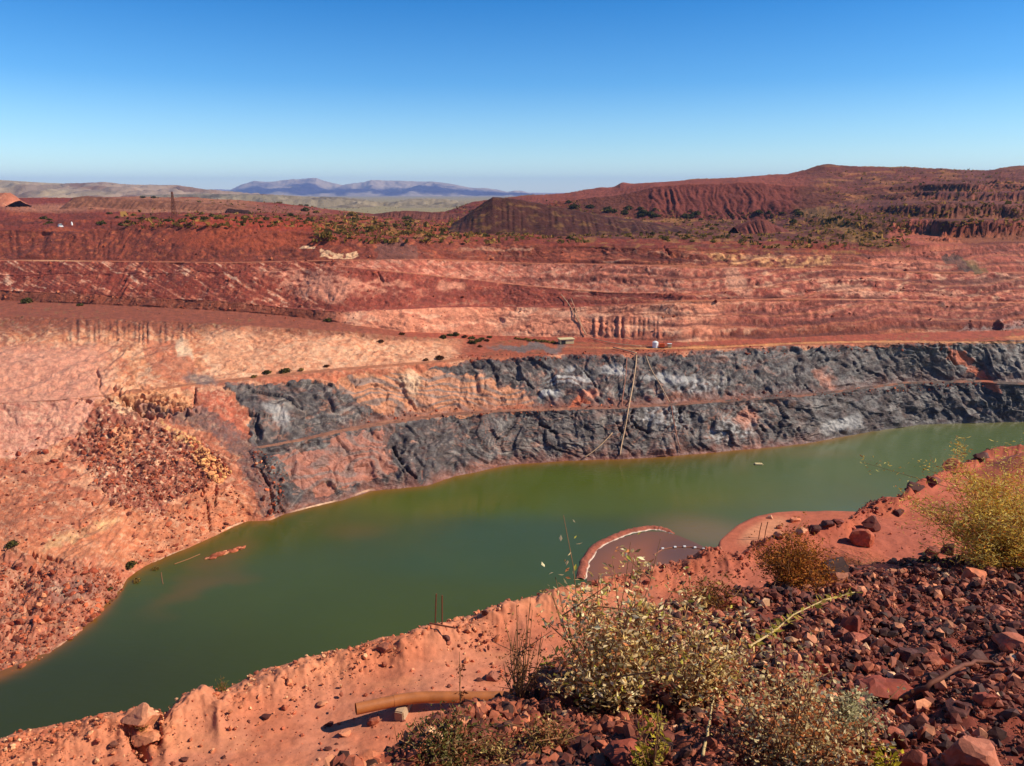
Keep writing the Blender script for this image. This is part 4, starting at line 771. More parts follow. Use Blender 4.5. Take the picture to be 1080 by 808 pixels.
mesh('pipe_body', Vr, Fr, 'rust', pipe, smooth=False)
for k in (14, ):
    Vc, Fc = tube(np.array([Pp[k] - tan[k] * .02, Pp[k] + tan[k] * .02]), rad * 1.04, 28); mesh('weld_seam', Vc, Fc, 'rust', pipe)
pb_ = pz(424, 764, 60.0)
blk = mesh('concrete_block', *box(0, 0, .12, .19, .62, .26, .02, R(-14)), 'conc', loc=tuple(map(float, pz(427, 752, 60.0)))); tag(blk, 'small weathered concrete block propping up the rusty pipe', 'block')
st = empty('steel_stakes', onn(463, 655, 4)); tag(st, 'pair of thin rusty steel stakes upright on the brink above the water', 'stake')
for dx, hh, ln in ((-.09, 1.0, .03), (.07, .95, .01)):
    V, Fa = tube([(dx, 0, -.1), (dx + ln, 0, hh * .5), (dx + ln * 1.5, 0, hh * .72)], .017, 6); mesh('stake', V, Fa, 'steel', st)
V, Fa = tube([(-.2, -.12, .05), (.4, -.3, .04)], .02, 6); o = mesh('fallen_stake', V, Fa, 'steel', loc=st.location); tag(o, 'short rusty stake lying on the brink at the foot of the upright pair', 'stake')
st = empty('ledge_stake', onn(804, 567, 2)); 
for nn_, a_ in (('left', 800), ('right', 806)):
    p = onn(a_, 568, 2); e = tag(mesh('marker_stake', *tube([(0, 0, -.1), (.03, 0, .35), (.08, 0, .7)], .016, 6), 'steel', loc=tuple(map(float, p))), f'thin rusty marker stake on the lower sandy ledge, the {nn_} one of two', 'stake', 'marker stakes on the lower ledge')
bpy.data.objects.remove(st)

# ------------------------------------------------------------------ water
xs = np.concatenate([np.linspace(-1300, -60, 40), np.arange(-50, 1140, 5.), np.linspace(1150, 2500, 40)])
sy = ip(xs, shore) - 6; ys = np.concatenate([np.linspace(0, 1, 140) ** 1.0])
Wg = []
for q in ys: 
    yrow = sy + (900 - sy) * q; Wg.append(at_z(xs, np.maximum(yrow, sy), 0.0))
Wg = np.array(Wg); wpx, wpy = pix(Wg[..., 0], Wg[..., 1], Wg[..., 2])
dsh = wpy - ip(wpx, shore)
wc = np.zeros(Wg.shape) + col(72, 84, 36)
def wput(k, m): 
    global wc
    wc = mixc(wc, k, np.clip(m, 0, 1))
nw = fb2(wpx / 90, wpy / 30, 5, 4)
wput(col(84, 98, 28), ell(wpx, wpy, 560, 520, 260, 26) * .6)
wput(col(60, 84, 60), ell(wpx, wpy, 560, 580, 180, 34) * .45); wput(col(52, 58, 30), sst(500, 100, wpx) * sst(600, 720, wpy) * .8)
wput(col(108, 126, 98), sst(620, 900, wpx) * .5)  # sky glare on the right-hand water, painted as a paler tint
wput(col(150, 92, 40), np.exp(-np.maximum(dsh, 0) / (4.5 + 2.5 * nw)) * .75 * (1 - sst(860, 960, wpx) * .7))
wput(col(112, 82, 44), ell(wpx + 25 * nw, wpy + 10 * nw, 205, 618, 46, 14, -25, .8) * .5 + ell(wpx, wpy, 235, 585, 34, 8, -20, .8) * .5 + ell(wpx, wpy, 370, 560, 30, 8, 0, .8) * .3 + ell(wpx, wpy, 440, 570, 40, 10, 0, .9) * .0)
wput(col(140, 112, 86), ell(wpx, wpy, 745, 562, 52, 14, 8, .8) * .6 + ell(wpx, wpy, 860, 478, 40, 5, 0, .8) * .25)
wm = mat('pit_water', attr='Col', scale=.05, bump=0, var=.05, rough=.16, spec=.5); nt = wm.node_tree; b_ = nt.nodes['Principled BSDF']; b_.inputs['IOR'].default_value = 1.33
tc = nt.nodes.new('ShaderNodeTexCoord'); mp = nt.nodes.new('ShaderNodeMapping'); mp.inputs['Scale'].default_value = (.5, 1.3, 1); no = nt.nodes.new('ShaderNodeTexNoise'); no.inputs['Scale'].default_value = .9; no.inputs['Detail'].default_value = 4
nr_ = nt.nodes.new('ShaderNodeTexNoise'); nr_.inputs['Scale'].default_value = .035; nr_.inputs['Detail'].default_value = 5; mr_ = nt.nodes.new('ShaderNodeMapRange'); mr_.inputs['From Min'].default_value = .38; mr_.inputs['From Max'].default_value = .62; mr_.inputs['To Min'].default_value = .05; mr_.inputs['To Max'].default_value = .26
nt.links.new(tc.outputs['Object'], nr_.inputs['Vector']); nt.links.new(nr_.outputs['Fac'], mr_.inputs['Value']); nt.links.new(mr_.outputs['Result'], b_.inputs['Roughness']); nt.links.new(tc.outputs['Object'], mp.inputs[0]); nt.links.new(mp.outputs[0], no.inputs['Vector']); bp = nt.nodes.new('ShaderNodeBump'); bp.inputs['Strength'].default_value = .35; bp.inputs['Distance'].default_value = .12
nt.links.new(no.outputs['Fac'], bp.inputs['Height']); nt.links.new(bp.outputs[0], b_.inputs['Normal'])
w = mesh('water', Wg.reshape(-1, 3), grid_faces(*Wg.shape[:2]), wm, cols=wc.reshape(-1, 3), smooth=True); w['kind'] = 'structure'
# muddy pool and its bund
arc = np.array([at_z(a, b, 0) for a, b in [(612, 612), (616, 600), (619, 590), (629, 577), (641, 569.5), (655, 564), (668, 560), (680, 557.5), (693, 557), (703, 559.5), (712, 563.5)]])
t = np.linspace(0, 10, 90); arc = np.stack([sm(np.interp(t, range(11), arc[:, q]), 9) for q in range(3)], -1)
tn = np.gradient(arc, axis=0); tn /= np.linalg.norm(tn, axis=1)[:, None]; sd = np.cross(tn, [0, 0, 1.])
prof = [(-1.5, -.6), (-1.0, .08), (-.6, .26), (-.15, .36), (.2, .3), (.55, .14), (.85, .05), (1.2, -.5)]
wdt = np.interp(np.arange(90), [0, 60, 80, 89], [1, 1.15, .9, .2])
Bv = np.array([[arc[i] + sd[i] * (a_ * wdt[i] + .28 * float(n2(i / 4., 9.3, 7))) + (0, 0, b_2 * wdt[i] + (.16 * float(n2(i / 2.2, a_, 3)) if b_2 > 0 else 0)) for a_, b_2 in prof] for i in range(90)])
bcol = np.zeros(Bv.shape) + col(170, 92, 72); bcol[:, 6] = col(236, 214, 206); bcol *= (1 + .18 * n2(np.arange(90)[:, None] / 3., np.arange(8)[None] / 1.5, 6))[..., None]
o = mesh('earth_bund', Bv.reshape(-1, 3), grid_faces(90, 8), 'wall', cols=bcol.reshape(-1, 3), smooth=True); o['kind'] = 'structure'
pool = [at_z(a, b, .03) for a, b in [(618, 600), (622, 589), (631, 579), (643, 572), (656, 567), (670, 563), (684, 560.5), (700, 561), (716, 565), (735, 573), (752, 582), (735, 600), (700, 640), (650, 650), (620, 625)]]
pool = np.array(pool); cen = pool.mean(0)
n_ = len(pool); tI = np.linspace(0, n_, 120, endpoint=False); ringp = np.stack([np.interp(tI, range(n_ + 1), np.append(pool[:, q], pool[0, q])) for q in range(3)], -1)
rad_ = np.linspace(0, 1, 24)[:, None, None]; Mp = cen + (ringp[None] - cen) * rad_; Mp = np.concatenate([Mp, Mp[:, :1]], 1)
mpx, mpy = pix(Mp[..., 0], Mp[..., 1], Mp[..., 2]); mc = np.zeros(Mp.shape) + col(128, 88, 70); mc = mixc(mc, col(168, 100, 66), ell(mpx, mpy, 665, 590, 34, 14, -20, .8) * .7); mc = mixc(mc, col(104, 76, 70), ell(mpx, mpy, 715, 580, 26, 12, 0, .6) * .6)
o = mesh('muddy_pool', Mp.reshape(-1, 3), grid_faces(*Mp.shape[:2]), wm, cols=mc.reshape(-1, 3), smooth=True); o['kind'] = 'structure'
def line_on_water(name, pts, r_, m, label, cat, z=.08):
    P_ = np.array([at_z(a, b, z) for a, b in pts]); V, Fa = tube(P_, r_, 6); return tag(mesh(name, V, Fa, m), label, cat)
boom = empty('floating_boom', at_z(715, 578, .06)); tag(boom, 'thin floating boom with pale floats across the muddy pool', 'boom'); o0 = np.array(boom.location)
P_ = np.array([at_z(a, b, .1) for a, b in [(690, 585), (699, 579), (712, 577), (728, 577), (740, 579), (750, 582)]]) - o0; V, Fa = tube(P_, .1, 6); mesh('boom_line', V, Fa, 'pipered', boom)
for a_, b_2 in [(699, 578.6), (712, 577), (722, 576.5), (733, 577.5), (742, 579)]:
    V, Fa = tube([at_z(a_ - 1.3, b_2, .2) - o0, at_z(a_ + 1.3, b_2, .2) - o0], .22, 8); mesh('float', V, Fa, 'white', boom)
line_on_water('floating_log', [(184, 595), (198, 590), (211, 584.5)], .10, 'wood', 'straight pale log floating beside the left shore', 'log')
line_on_water('floating_log', [(170, 604), (171, 612), (172, 616)], .07, 'wood', 'faint curved branch half sunk near the drowned bushes', 'log', z=.02)
raft = empty('floating_raft', at_z(800, 490, .0)); tag(raft, 'tiny pale yellow raft floating alone on the far water', 'raft')
mesh('deck', *box(0, 0, .25, 1.9, 1.1, .18, .03), 'cream', raft)
for s_ in (-.35, .35): V, Fa = tube([(-1.1, s_, .08), (1.1, s_, .08)], .16, 8); mesh('pontoon', V, Fa, 'cream', raft)
V, Fa = tube([(.6, 0, .3), (.6, 0, .9)], .05, 6); mesh('post', V, Fa, 'steel', raft)
# rock bar awash
ax = np.array([at_z(a, b, 0) for a, b in [(216, 590), (228, 586.5), (240, 583), (250, 579.5), (259, 576)]]); t = np.linspace(0, 4, 40); ax = np.stack([np.interp(t, range(5), ax[:, q]) for q in range(3)], -1); tn = np.gradient(ax, axis=0); tn /= np.linalg.norm(tn, axis=1)[:, None]; sd = np.cross(tn, [0, 0, 1.])
rb = np.random.default_rng(77); pr_ = []
for i in range(46):
    k = rb.integers(0, 40); wd_ = np.interp(k, [0, 8, 16, 20, 24, 32, 39], [.3, .8, 1.0, .25, .9, .6, .15]); V_ = tmpl[rb.integers(0, 24)] * np.array([1.5, .9, .62]) * wd_ * rb.uniform(.5, 1)
    th_ = math.atan2(tn[k, 1], tn[k, 0]) + rb.normal(0, .3); V_ = V_ @ np.array([[math.cos(th_), math.sin(th_), 0], [-math.sin(th_), math.cos(th_), 0], [0, 0, 1]])
    pr_.append((V_ + ax[k] + sd[k] * rb.normal(0, .45) * wd_ + (0, 0, .05), I0[1]))
V, Fa = join(pr_); tag(mesh('rock_bar', V, Fa, 'scree', cols=np.repeat(palette(46, rb, [col(176, 100, 78), col(216, 150, 124), col(140, 76, 60)], [4, 3, 2]), 12, 0)), 'narrow broken bar of reddish rock awash off the left shore', 'rock')

# ------------------------------------------------------------------ pit-wall pipelines and plant on the benches
def wline(pts, r_, m, label, lift=.35, name='pipeline'):
    k = []
    for (a, b), (c, d) in zip(pts[:-1], pts[1:]):
        n_ = max(2, int(math.hypot(c - a, d - b) / 4)); k += [(a + (c - a) * i / n_, b + (d - b) * i / n_) for i in range(n_)]
    k.append(pts[-1]); P_ = np.array([on(a, b) for a, b in k]); P_ = np.stack([sm(P_[:, q], 5) for q in range(3)], -1); P_ += np.array([.05, -lift, lift * 1.2])
    V, Fa = tube(P_, r_ * .68, 8); return tag(mesh(name, V, Fa, m, smooth=True), label, 'pipe')
wline([(590, 310), (600, 322), (610, 340), (619, 356)], .2, 'pipe', 'pale pipeline slanting down the pink wall, left of two')
wline([(601, 314), (606, 325), (612, 342), (617, 354)], .16, 'pipe', 'pale pipeline slanting down the pink wall, right of two')
wline([(620, 357), (640, 362), (660, 365), (678, 366.5)], .2, 'pipe', 'pale pipe snaking along the bench above the dark shale')
wline([(644, 367.5), (655, 369.5), (666, 372.5), (672, 374)], .28, 'pipe', 'short pale pipe leading to the head of the shale pipelines', .4)
wline([(661, 376), (660, 395), (657, 415), (655, 431)], .22, 'pipered', 'reddish pipeline down the upper dark wall, leftmost of the vertical ones')
wline([(671, 374), (669, 395), (665, 420), (662, 434), (659, 452), (655, 470), (653, 483)], .27, 'pipe', 'long pale pipeline dropping down both dark walls to the water')
wline([(680, 375), (685, 388), (693, 402), (700, 415), (707, 427)], .2, 'pipe', 'pale pipeline slanting right down the upper dark wall')
wline([(707, 427), (710, 445), (713, 462), (718, 478)], .2, 'pipered', 'reddish pipeline continuing down the lower dark wall to the water')
wline([(647, 456), (634, 470), (622, 480), (613, 485)], .2, 'pipe', 'pale pipe lying diagonally above the waterline on the lower dark wall')
hut = empty('site_hut', on(597, 362)); tag(hut, 'low cream hut with a flat roof standing on the bench', 'hut'); hut.rotation_euler[2] = R(12)
mesh('wall', *box(0, 0, .7, 4.4, 2.6, 1.4, .04), 'cream', hut); mesh('roof', *box(0, 0, 1.48, 5.0, 3.1, .16, .03), 'cream', hut); mesh('doorway', *box(-1.2, -1.31, .6, 1.4, .06, 1.1, .01), 'dark', hut)
tk = empty('water_tank', on(691, 366.5)); tag(tk, 'squat white cylindrical tank on the bench road', 'tank')
V, Fa = tube([(0, 0, 0), (0, 0, 1.7)], .9, 16); mesh('tank_shell', V, Fa, 'white', tk, smooth=False); V, Fa = tube([(0, 0, 1.7), (0, 0, 2.0)], np.array([.86, .3]), 16); mesh('tank_roof', V, Fa, 'white', tk)
pu = empty('pump_unit', on(698, 367)); tag(pu, 'orange pump unit beside the white tank', 'pump')
mesh('housing', *box(0, 0, .8, 1.5, 1.0, 1.1, .06), 'orange', pu); mesh('skid', *box(0, 0, .14, 1.8, 1.2, .16, .02), 'steel', pu); V, Fa = tube([(.4, 0, 1.3), (.4, 0, 1.9)], .07, 6); mesh('exhaust', V, Fa, 'steel', pu)
bx_ = empty('control_box', on(706, 366.5)); tag(bx_, 'small cream control cabinet right of the orange pump', 'cabinet'); mesh('cabinet_body', *box(0, 0, .6, 1.2, .7, 1.1, .04), 'cream', bx_); mesh('cabinet_roof', *box(0, 0, 1.2, 1.4, .9, .08, .01), 'white', bx_)
# vehicle on the rim road
def car(px_, py_, rz, s, label):
    e = empty('work_vehicle', on(px_, py_), rz); tag(e, label, 'vehicle'); e.scale = (s, s, s)
    mesh('body', *box(0, 0, .75, 1.8, 4.6, .7, .12), 'white', e); mesh('cab', *box(0, .3, 1.4, 1.6, 2.2, .7, .12, 0, .82), 'white', e)
    mesh('windscreen', *box(0, .3, 1.42, 1.5, 2.26, .45, .03, 0, .86), 'glass', e)
    for sx in (-.85, .85):
        for sy_ in (-1.4, 1.45): V, Fa = tube([(sx - .12, sy_, .38), (sx + .12, sy_, .38)], .38, 12); mesh('wheel', V, Fa, 'dark', e)
car(64, 240, R(35), .9, 'white utility vehicle parked on the rim road at far left')
sg_ = empty('road_marker', on(76, 237.5)); tag(sg_, 'small white marker drum behind the white vehicle', 'marker'); V, Fa = tube([(0, 0, 0), (0, 0, 1.0)], .38, 12); mesh('drum', V, Fa, 'white', sg_); V, Fa = tube([(0, 0, 1.0), (0, 0, 1.5)], np.array([.3, .08]), 8); mesh('cone_top', V, Fa, 'white', sg_)
# lattice mast
p0 = on(184, 229); mast = empty('lattice_mast', p0); tag(mast, 'slender rusty lattice mast rising from the plateau against the pale hills', 'mast'); hm = 25 * p0[1] / F
legs = []
for sx in (-1, 1):
    for sy_ in (-1, 1): V, Fa = tube([(sx * .95, sy_ * .95, 0), (sx * .25, sy_ * .25, hm)], .11, 5); mesh('leg', V, Fa, 'steel', mast)
br_ = []
nb = 8
for k in range(nb):
    z0, z1 = hm * k / nb, hm * (k + 1) / nb; w0, w1 = .95 - .7 * k / nb, .95 - .7 * (k + 1) / nb
    for (a_, b_2), (c_, d_) in [((-1, -1), (1, -1)), ((1, -1), (1, 1)), ((1, 1), (-1, 1)), ((-1, 1), (-1, -1))]:
        br_.append(tube([(a_ * w0, b_2 * w0, z0), (c_ * w1, d_ * w1, z1)], .06, 4)); br_.append(tube([(c_ * w0, d_ * w0, z0), (a_ * w1, b_2 * w1, z1)], .06, 4))
V, Fa = join(br_); mesh('bracing', V, Fa, 'steel', mast)

# ------------------------------------------------------------------ shrubs
def shrub_mesh(seed, n=130, cp=None, flat_=.75):
    r_ = np.random.default_rng(seed); d = r_.normal(size=(n, 3)); d /= np.linalg.norm(d, axis=1)[:, None]; d[:, 2] = np.abs(d[:, 2]); lobes = r_.normal(size=(5, 3)); lobes[:, 2] = abs(lobes[:, 2]) * .5
    ctr = np.array(lobes)[r_.integers(0, 5, n)] * .28; A = ctr + d * r_.uniform(.35, .68, (n, 1)) * np.array([1, 1, flat_])
    s_ = r_.uniform(.10, .22, n)[:, None]; u_ = np.cross(d, r_.normal(size=(n, 3))); u_ /= np.linalg.norm(u_, axis=1)[:, None]; v_ = np.cross(r_.normal(size=(n, 3)), u_); v_ /= np.linalg.norm(v_, axis=1)[:, None]
    V = np.stack([A - u_ * s_, A - v_ * s_ * .7, A + u_ * s_, A + v_ * s_ * .7], 1).reshape(-1, 3); V[:, 2] = np.maximum(V[:, 2], -.05)
    return V, np.arange(4 * n).reshape(-1, 4), np.repeat(palette(n, r_, cp, [1] * len(cp), .35), 4, 0)
pal = {'green': [col(84, 84, 48), col(104, 100, 58), col(62, 62, 40)], 'olive': [col(140, 122, 66), col(112, 98, 56), col(160, 136, 78)], 'brown': [col(110, 62, 44), col(84, 52, 38), col(96, 76, 48)]}
protos = {}
def shrub(px_, py_, wpx_, kind, label, group, name='shrub', where='far', cat='shrub', zpos=None):
    p = zpos if zpos is not None else (on(px_, py_) if where == 'far' else onn(px_, py_, 4)); d = math.sqrt(p[0] ** 2 + p[1] ** 2); s = wpx_ * d / F / 1.5
    k = (kind, random.randrange(4))
    if k not in protos:
        V, Fa, cc = shrub_mesh(hash(k[0]) % 1 + k[1] * 7 + len(kind), 260, pal[kind]); protos[k] = mesh(name, V, Fa, 'leaf', cols=cc); o = protos[k]
    else: o = protos[k].copy(); C.objects.link(o); o.name = name
    o.location = tuple(map(float, p)); o.scale = (s, s, s * random.uniform(.8, 1.1)); o.rotation_euler = (0, 0, random.uniform(0, 6.3)); tag(o, label, cat, group); return o
named = [(137, 598, 11, 'green', 'round olive bush at the left waterline'), (115, 622, 6, 'green', 'small bush among boulders below the waterline bush'), (13, 575, 10, 'green', 'green bush at the far left above the boulder slope'),
 (282, 394, 9, 'green', 'dark bush at the left end of the ramp above the black rock'), (300, 393, 11, 'green', 'widest bush beside the ramp above the black rock'), (318, 391, 6, 'olive', 'small bush third along the ramp above the black rock'), (268, 398, 6, 'olive', 'tiny bush leftmost along the ramp above the black rock'), (344, 387, 5, 'brown', 'tiny dark bush farther up the ramp'),
 (449, 380, 6, 'brown', 'small brown bush left of the pair on the peach slope'), (464, 379, 9, 'brown', 'larger brown bush of the pair on the peach slope'), (402, 361, 6, 'brown', 'lone dark bush on the brown slope left of the bench cluster'),
 (28, 320, 10, 'green', 'green bush on the long brown bench at far left'), (347, 339, 8, 'green', 'green bush at the right end of the brown bench'), (84, 323, 5, 'green', 'pale green tuft on the long brown bench'),
 (423, 353, 5, 'brown', 'tiny bush at the start of the bench cluster')]
for a_, b_2, w_, k_, lb in named: shrub(a_, b_2, w_, k_, lb, None, 'bush', cat='bush')
for a_, b_2, w_, lb in ((144.5, 613, 8, 'drowned round green bush nearest the left shore'), (164.5, 601, 6.5, 'smaller drowned bush farther out from the left shore')): shrub(a_, b_2, w_, 'olive', lb, None, 'drowned_bush', cat='bush', zpos=at_z(a_, b_2, -.1))
for a_, b_2, w_ in [(468, 357, 8), (474, 354, 6), (481, 354, 8), (490, 356, 6), (498, 357, 7), (505, 360, 7), (497, 362, 8), (508, 358, 5), (514, 360, 6), (506, 366, 5), (516, 356, 5)]: shrub(a_, b_2, w_, random.choice(['brown', 'green']), 'small dark bush in the cluster on the bench above the dark rock', 'bush cluster on the middle bench', 'bush', cat='bush')
for i in range(26): shrub(545 + i * 1.6 + random.uniform(-2, 2), 357.5 + i * .18 + random.uniform(-.6, .8), random.uniform(2.5, 5), 'olive', 'low olive bush in the green strip along the middle bench', 'low bushes along the middle bench', 'bush', cat='bush')
gp = 'scrub bushes scattered over the plateau'
def scat(n, f_, lo, hi, kinds, label):
    for i in range(n):
        a_, b_2 = f_(); shrub(a_, b_2, random.uniform(lo, hi), random.choice(kinds), label, gp + ': ' + label.split(' on ')[-1][:30], 'scrub_bush', cat='bush')
U_ = random.uniform
scat(46, lambda: (U_(120, 330), U_(226, 236)), 3, 8, ['green', 'green', 'olive'], 'dark green scrub bush on the orange rim at upper left')
scat(24, lambda: (U_(150, 340), U_(206, 216)), 2, 5, ['green', 'olive'], 'distant scrub bush on the plateau edge under the pale hills')
scat(72, lambda: (lambda a: (a, U_(226, 250) + (a - 440) * .03))(U_(320, 600)), 3, 8, ['green', 'olive', 'olive'], 'olive scrub bush on the plateau before the dark mesa')
scat(40, lambda: (U_(590, 760), U_(238, 256)), 3, 7, ['green', 'olive'], 'olive scrub bush on the slope right of the dark mesa')
scat(28, lambda: (lambda a: (a, 215 + (a - 590) * .1 + U_(-4, 5)))(U_(600, 740)), 4, 9, ['green'], 'dark bush in the row on the shelf below the gullied spoil face')
scat(12, lambda: (U_(790, 900), U_(222, 236)), 4, 9, ['green'], 'dark bush on the shelf on the right-hand hill')
scat(12, lambda: (U_(40, 130), U_(220, 238)), 4, 8, ['green'], 'dark bush on the far left plateau')
# broad dark tree at far left
tr = empty('dark_tree', on(28, 224)); tag(tr, 'broad dark flat-crowned tree on the plateau at far left', 'tree')
V, Fa, cc = shrub_mesh(5, 900, [col(40, 38, 34), col(54, 52, 40)], .4); mesh('crown', V * (5.2, 3.4, 2.6) + (0, 0, 1.6), Fa, 'leaf', tr, cols=cc * .8)
for k in range(3): V, Fa = tube([(k * .6 - .6, 0, -.5), (k * 1.2 - 1.2, .2, 1.4), (k * 2.4 - 2.4, .3, 3)], np.array([.28, .2, .1]), 6); mesh('trunk', V, Fa, 'wood', tr)
# ground cover
def cover(name, f_, n, s0, s1, cp, label, r_):
    P_ = np.array([on(*f_()) for _ in range(n)]); d = r_.normal(size=(n, 3)); 
    ns = 5; A = np.repeat(P_, ns, 0) + r_.normal(0, .5, (n * ns, 3)) * (1, 1, .05); s_ = r_.uniform(s0, s1, (n * ns, 1)); u_ = r_.normal(size=(n * ns, 3)); u_[:, 2] = abs(u_[:, 2]) + .5; v_ = r_.normal(size=(n * ns, 3)); v_[:, 2] *= .3
    V = np.stack([A - v_ * s_ * .4, A + v_ * s_ * .4, A + u_ * s_ * .6 + v_ * s_ * .3, A + u_ * s_ * .6 - v_ * s_ * .3], 1).reshape(-1, 3)
    o = mesh(name, V, np.arange(4 * n * ns).reshape(-1, 4), 'leaf', cols=np.repeat(palette(n * ns, r_, cp, [1] * len(cp), .3), 4, 0)); tag(o, label, None, None, 'stuff')
cover('spinifex', lambda: random.choice([(U_(330, 620), U_(228, 257)), (U_(340, 600), U_(228, 250)), (U_(600, 780), U_(222, 252)), (U_(130, 420), U_(212, 240)), (U_(780, 960), U_(225, 262)), (U_(470, 620), U_(212, 240)), (U_(870, 1080), U_(178, 240))]), 3600, .4, 1.2, [col(150, 124, 72), col(116, 100, 58), col(84, 80, 46), col(176, 140, 88)], 'dry yellow spinifex ground cover over the plateau and hill', np.random.default_rng(9))

# ------------------------------------------------------------------ spoil heaps and distant ranges
def heap(name, outline_x, ytop, ybase, d0, dd, cA, cB, gy=3.0, seed=1, label=None, gamp=.5):
    """solid mound: skyline ytop(x) at distance d0, spreading to the ground in front and behind"""
    xs_ = np.linspace(outline_x[0], outline_x[-1], 260); yt, yb_ = ip(xs_, ytop), ip(xs_, ybase)
    zt_ = H - T(yt) * d0; zb_ = H - T(yb_) * (d0 - dd); X_ = SX(xs_, yt, d0)
    f_ = np.concatenate([np.linspace(-1, -.14, 46), np.linspace(-.12, .12, 8), np.linspace(.14, 1, 10)])
    hh = np.clip(1 - (np.abs(f_) - .14) / .86, 0, 1)
    Yg_ = d0 + f_ * dd; Xg = X_[None] * (1 + 0 * f_[:, None]); Zg = (zb_ - 4)[None] + (zt_ - zb_ + 4)[None] * hh[:, None] 
    Yg_ = Yg_[:, None] + 0 * Xg
    gl = np.abs(n2(Xg / gy, Yg_ / 60, seed)) * 2; Zg += (gl - .5) * gamp * (hh * (1 - hh) * 4)[:, None] + .5 * fb2(Xg / 8, Yg_ / 8, seed, 3)
    cc = np.zeros(Xg.shape + (3,)) + cA; cc = mixc(cc, cB, sst(.1, .9, fb2(Xg / 7, Yg_ / 7 + hh[:, None] * 2, seed + 3, 5, .65)) * .55)
    o = mesh(name, np.stack([Xg, Yg_, Zg], -1).reshape(-1, 3), grid_faces(*Xg.shape), 'far', cols=cc.reshape(-1, 3), smooth=True); o['kind'] = 'structure'; return o
heap('spoil_mesa', (478, 720), [(478, 236), (488, 230), (500, 221), (512, 213), (520, 208.5), (540, 210), (570, 215), (600, 221), (640, 228), (690, 236), (720, 241)], [(478, 238), (520, 241), (560, 243), (600, 242), (720, 244)], 430, 46, col(80, 42, 36), col(140, 100, 60), 3.2, 4)
heap('pale_heap', (-60, 19), [(-60, 200), (0, 204), (8, 203), (14, 207), (19, 212)], [(-60, 215), (19, 215)], 600, 22, col(178, 108, 88), col(206, 150, 128), 3, 6)
heap('brown_heap', (70, 300), [(70, 218), (80, 208), (90, 207), (110, 208.5), (122, 209), (160, 211), (200, 213), (240, 216), (300, 221)], [(70, 220), (300, 224)], 600, 26, col(134, 84, 68), col(180, 122, 98), 4, 7)
heap('shaded_cut', (238, 268), [(238, 224), (241, 220.5), (262, 222), (266, 226), (268, 228)], [(238, 229), (268, 229)], 470, 9, col(66, 40, 40), col(90, 54, 50), 2, 8)  # stands in for a mined face in shade; the shade is its dark colour
heap('low_spoil_bank', (395, 500), [(395, 226), (410, 224), (424, 222.5), (440, 223), (470, 225), (500, 226)], [(395, 230), (500, 231)], 640, 24, col(112, 62, 54), col(140, 80, 64), 3, 9)
heap('red_heap', (775, 830), [(775, 240), (790, 234), (800, 231), (808, 232), (818, 238), (830, 243)], [(775, 244), (830, 244)], 400, 16, col(122, 62, 54), col(134, 70, 60), 2.5, 10, gamp=.6)

def ridge(name, sky_pts, d0, depth, zfoot, nx, ny, cfun, amp, fscale, back_=.5):
    xs_ = np.linspace(sky_pts[0][0], sky_pts[-1][0], nx); yt = ip(xs_, sky_pts); zt_ = H - T(yt) * d0
    f_ = np.linspace(-1, back_, ny); prof_ = np.where(f_ < 0, 1 + f_, 1 - f_ / back_); Xr = SX(xs_, yt, d0)[None] * (1 + f_[:, None] * depth / d0 * .9); Yr = d0 + f_[:, None] * depth + 0 * Xr
    pr = np.clip(prof_, 0, 1)[:, None]; n_1 = np.abs(fb2(Xr / fscale, Yr / fscale, 5, 5, .55))
    Zr = zfoot + (zt_[None] - zfoot) * cfun(pr, Xr, Yr)[0] ; Zr += amp * (.35 - n_1) * np.sin(np.pi * np.clip(pr, 0, 1)) ** .8
    cc = cfun(pr, Xr, Yr)[1]
    o = mesh(name, np.stack([Xr, Yr, Zr], -1).reshape(-1, 3), grid_faces(*Xr.shape), 'hill', cols=cc.reshape(-1, 3), smooth=True); o['kind'] = 'structure'; return o
def c_tan(pr, Xr, Yr):
    h_ = pr ** 1.3; cc = np.zeros(Xr.shape + (3,)) + col(158, 134, 122); cc = mixc(cc, col(128, 92, 78), sst(.0, .5, fb2(Xr / 300, Yr / 300, 7, 4)) * .7); cc = mixc(cc, col(182, 162, 136), sst(.1, .6, fb2(Xr / 500, Yr / 500, 9, 3)) * .6); return h_, cc
def c_low(pr, Xr, Yr):
    h_ = pr ** 1.1; cc = np.zeros(Xr.shape + (3,)) + col(150, 134, 116); cc = mixc(cc, col(108, 92, 80), sst(.0, .6, fb2(Xr / 200, Yr / 200, 17, 4)) * .6); return h_, cc
def c_blue(pr, Xr, Yr):
    q = pr + .07 * fb2(Xr / 1500, Yr / 1500, 3, 3); h_ = .38 * sst(0, .45, q) + .5 * sst(.5, .68, q) + .12 * sst(.7, 1, q); h_ = h_ + 0 * Xr
    cc = np.zeros(Xr.shape + (3,)) + col(176, 156, 140); cc = mixc(cc, col(56, 42, 74), sst(.10, .24, q + .12 * fb2(Xr / 450, Yr / 2500, 23, 4)) * (1 - sst(.52, .64, q + .1 * fb2(Xr / 800, Yr / 800, 24, 3))) * .95); return h_, cc  # purple-dark band paints the shade of the cliffs below a lit tan crest
ridge('tan_hills', [(-1500, 186), (-700, 192), (-300, 187), (-60, 189), (0, 190), (50, 193), (70, 193.5), (95, 193), (110, 192), (140, 195), (185, 195.6), (200, 197), (219, 200), (244, 204), (274, 207.5), (300, 211)], 3600, 1100, 40, 620, 90, c_tan, 75, 420)
ridge('green_hills', [(150, 206), (200, 205), (250, 205), (300, 206.5), (358, 209), (385, 213), (406, 216), (425, 213), (447, 211), (470, 213), (486, 217), (520, 222), (560, 226), (640, 228)], 2500, 700, 36, 420, 60, c_low, 36, 260)
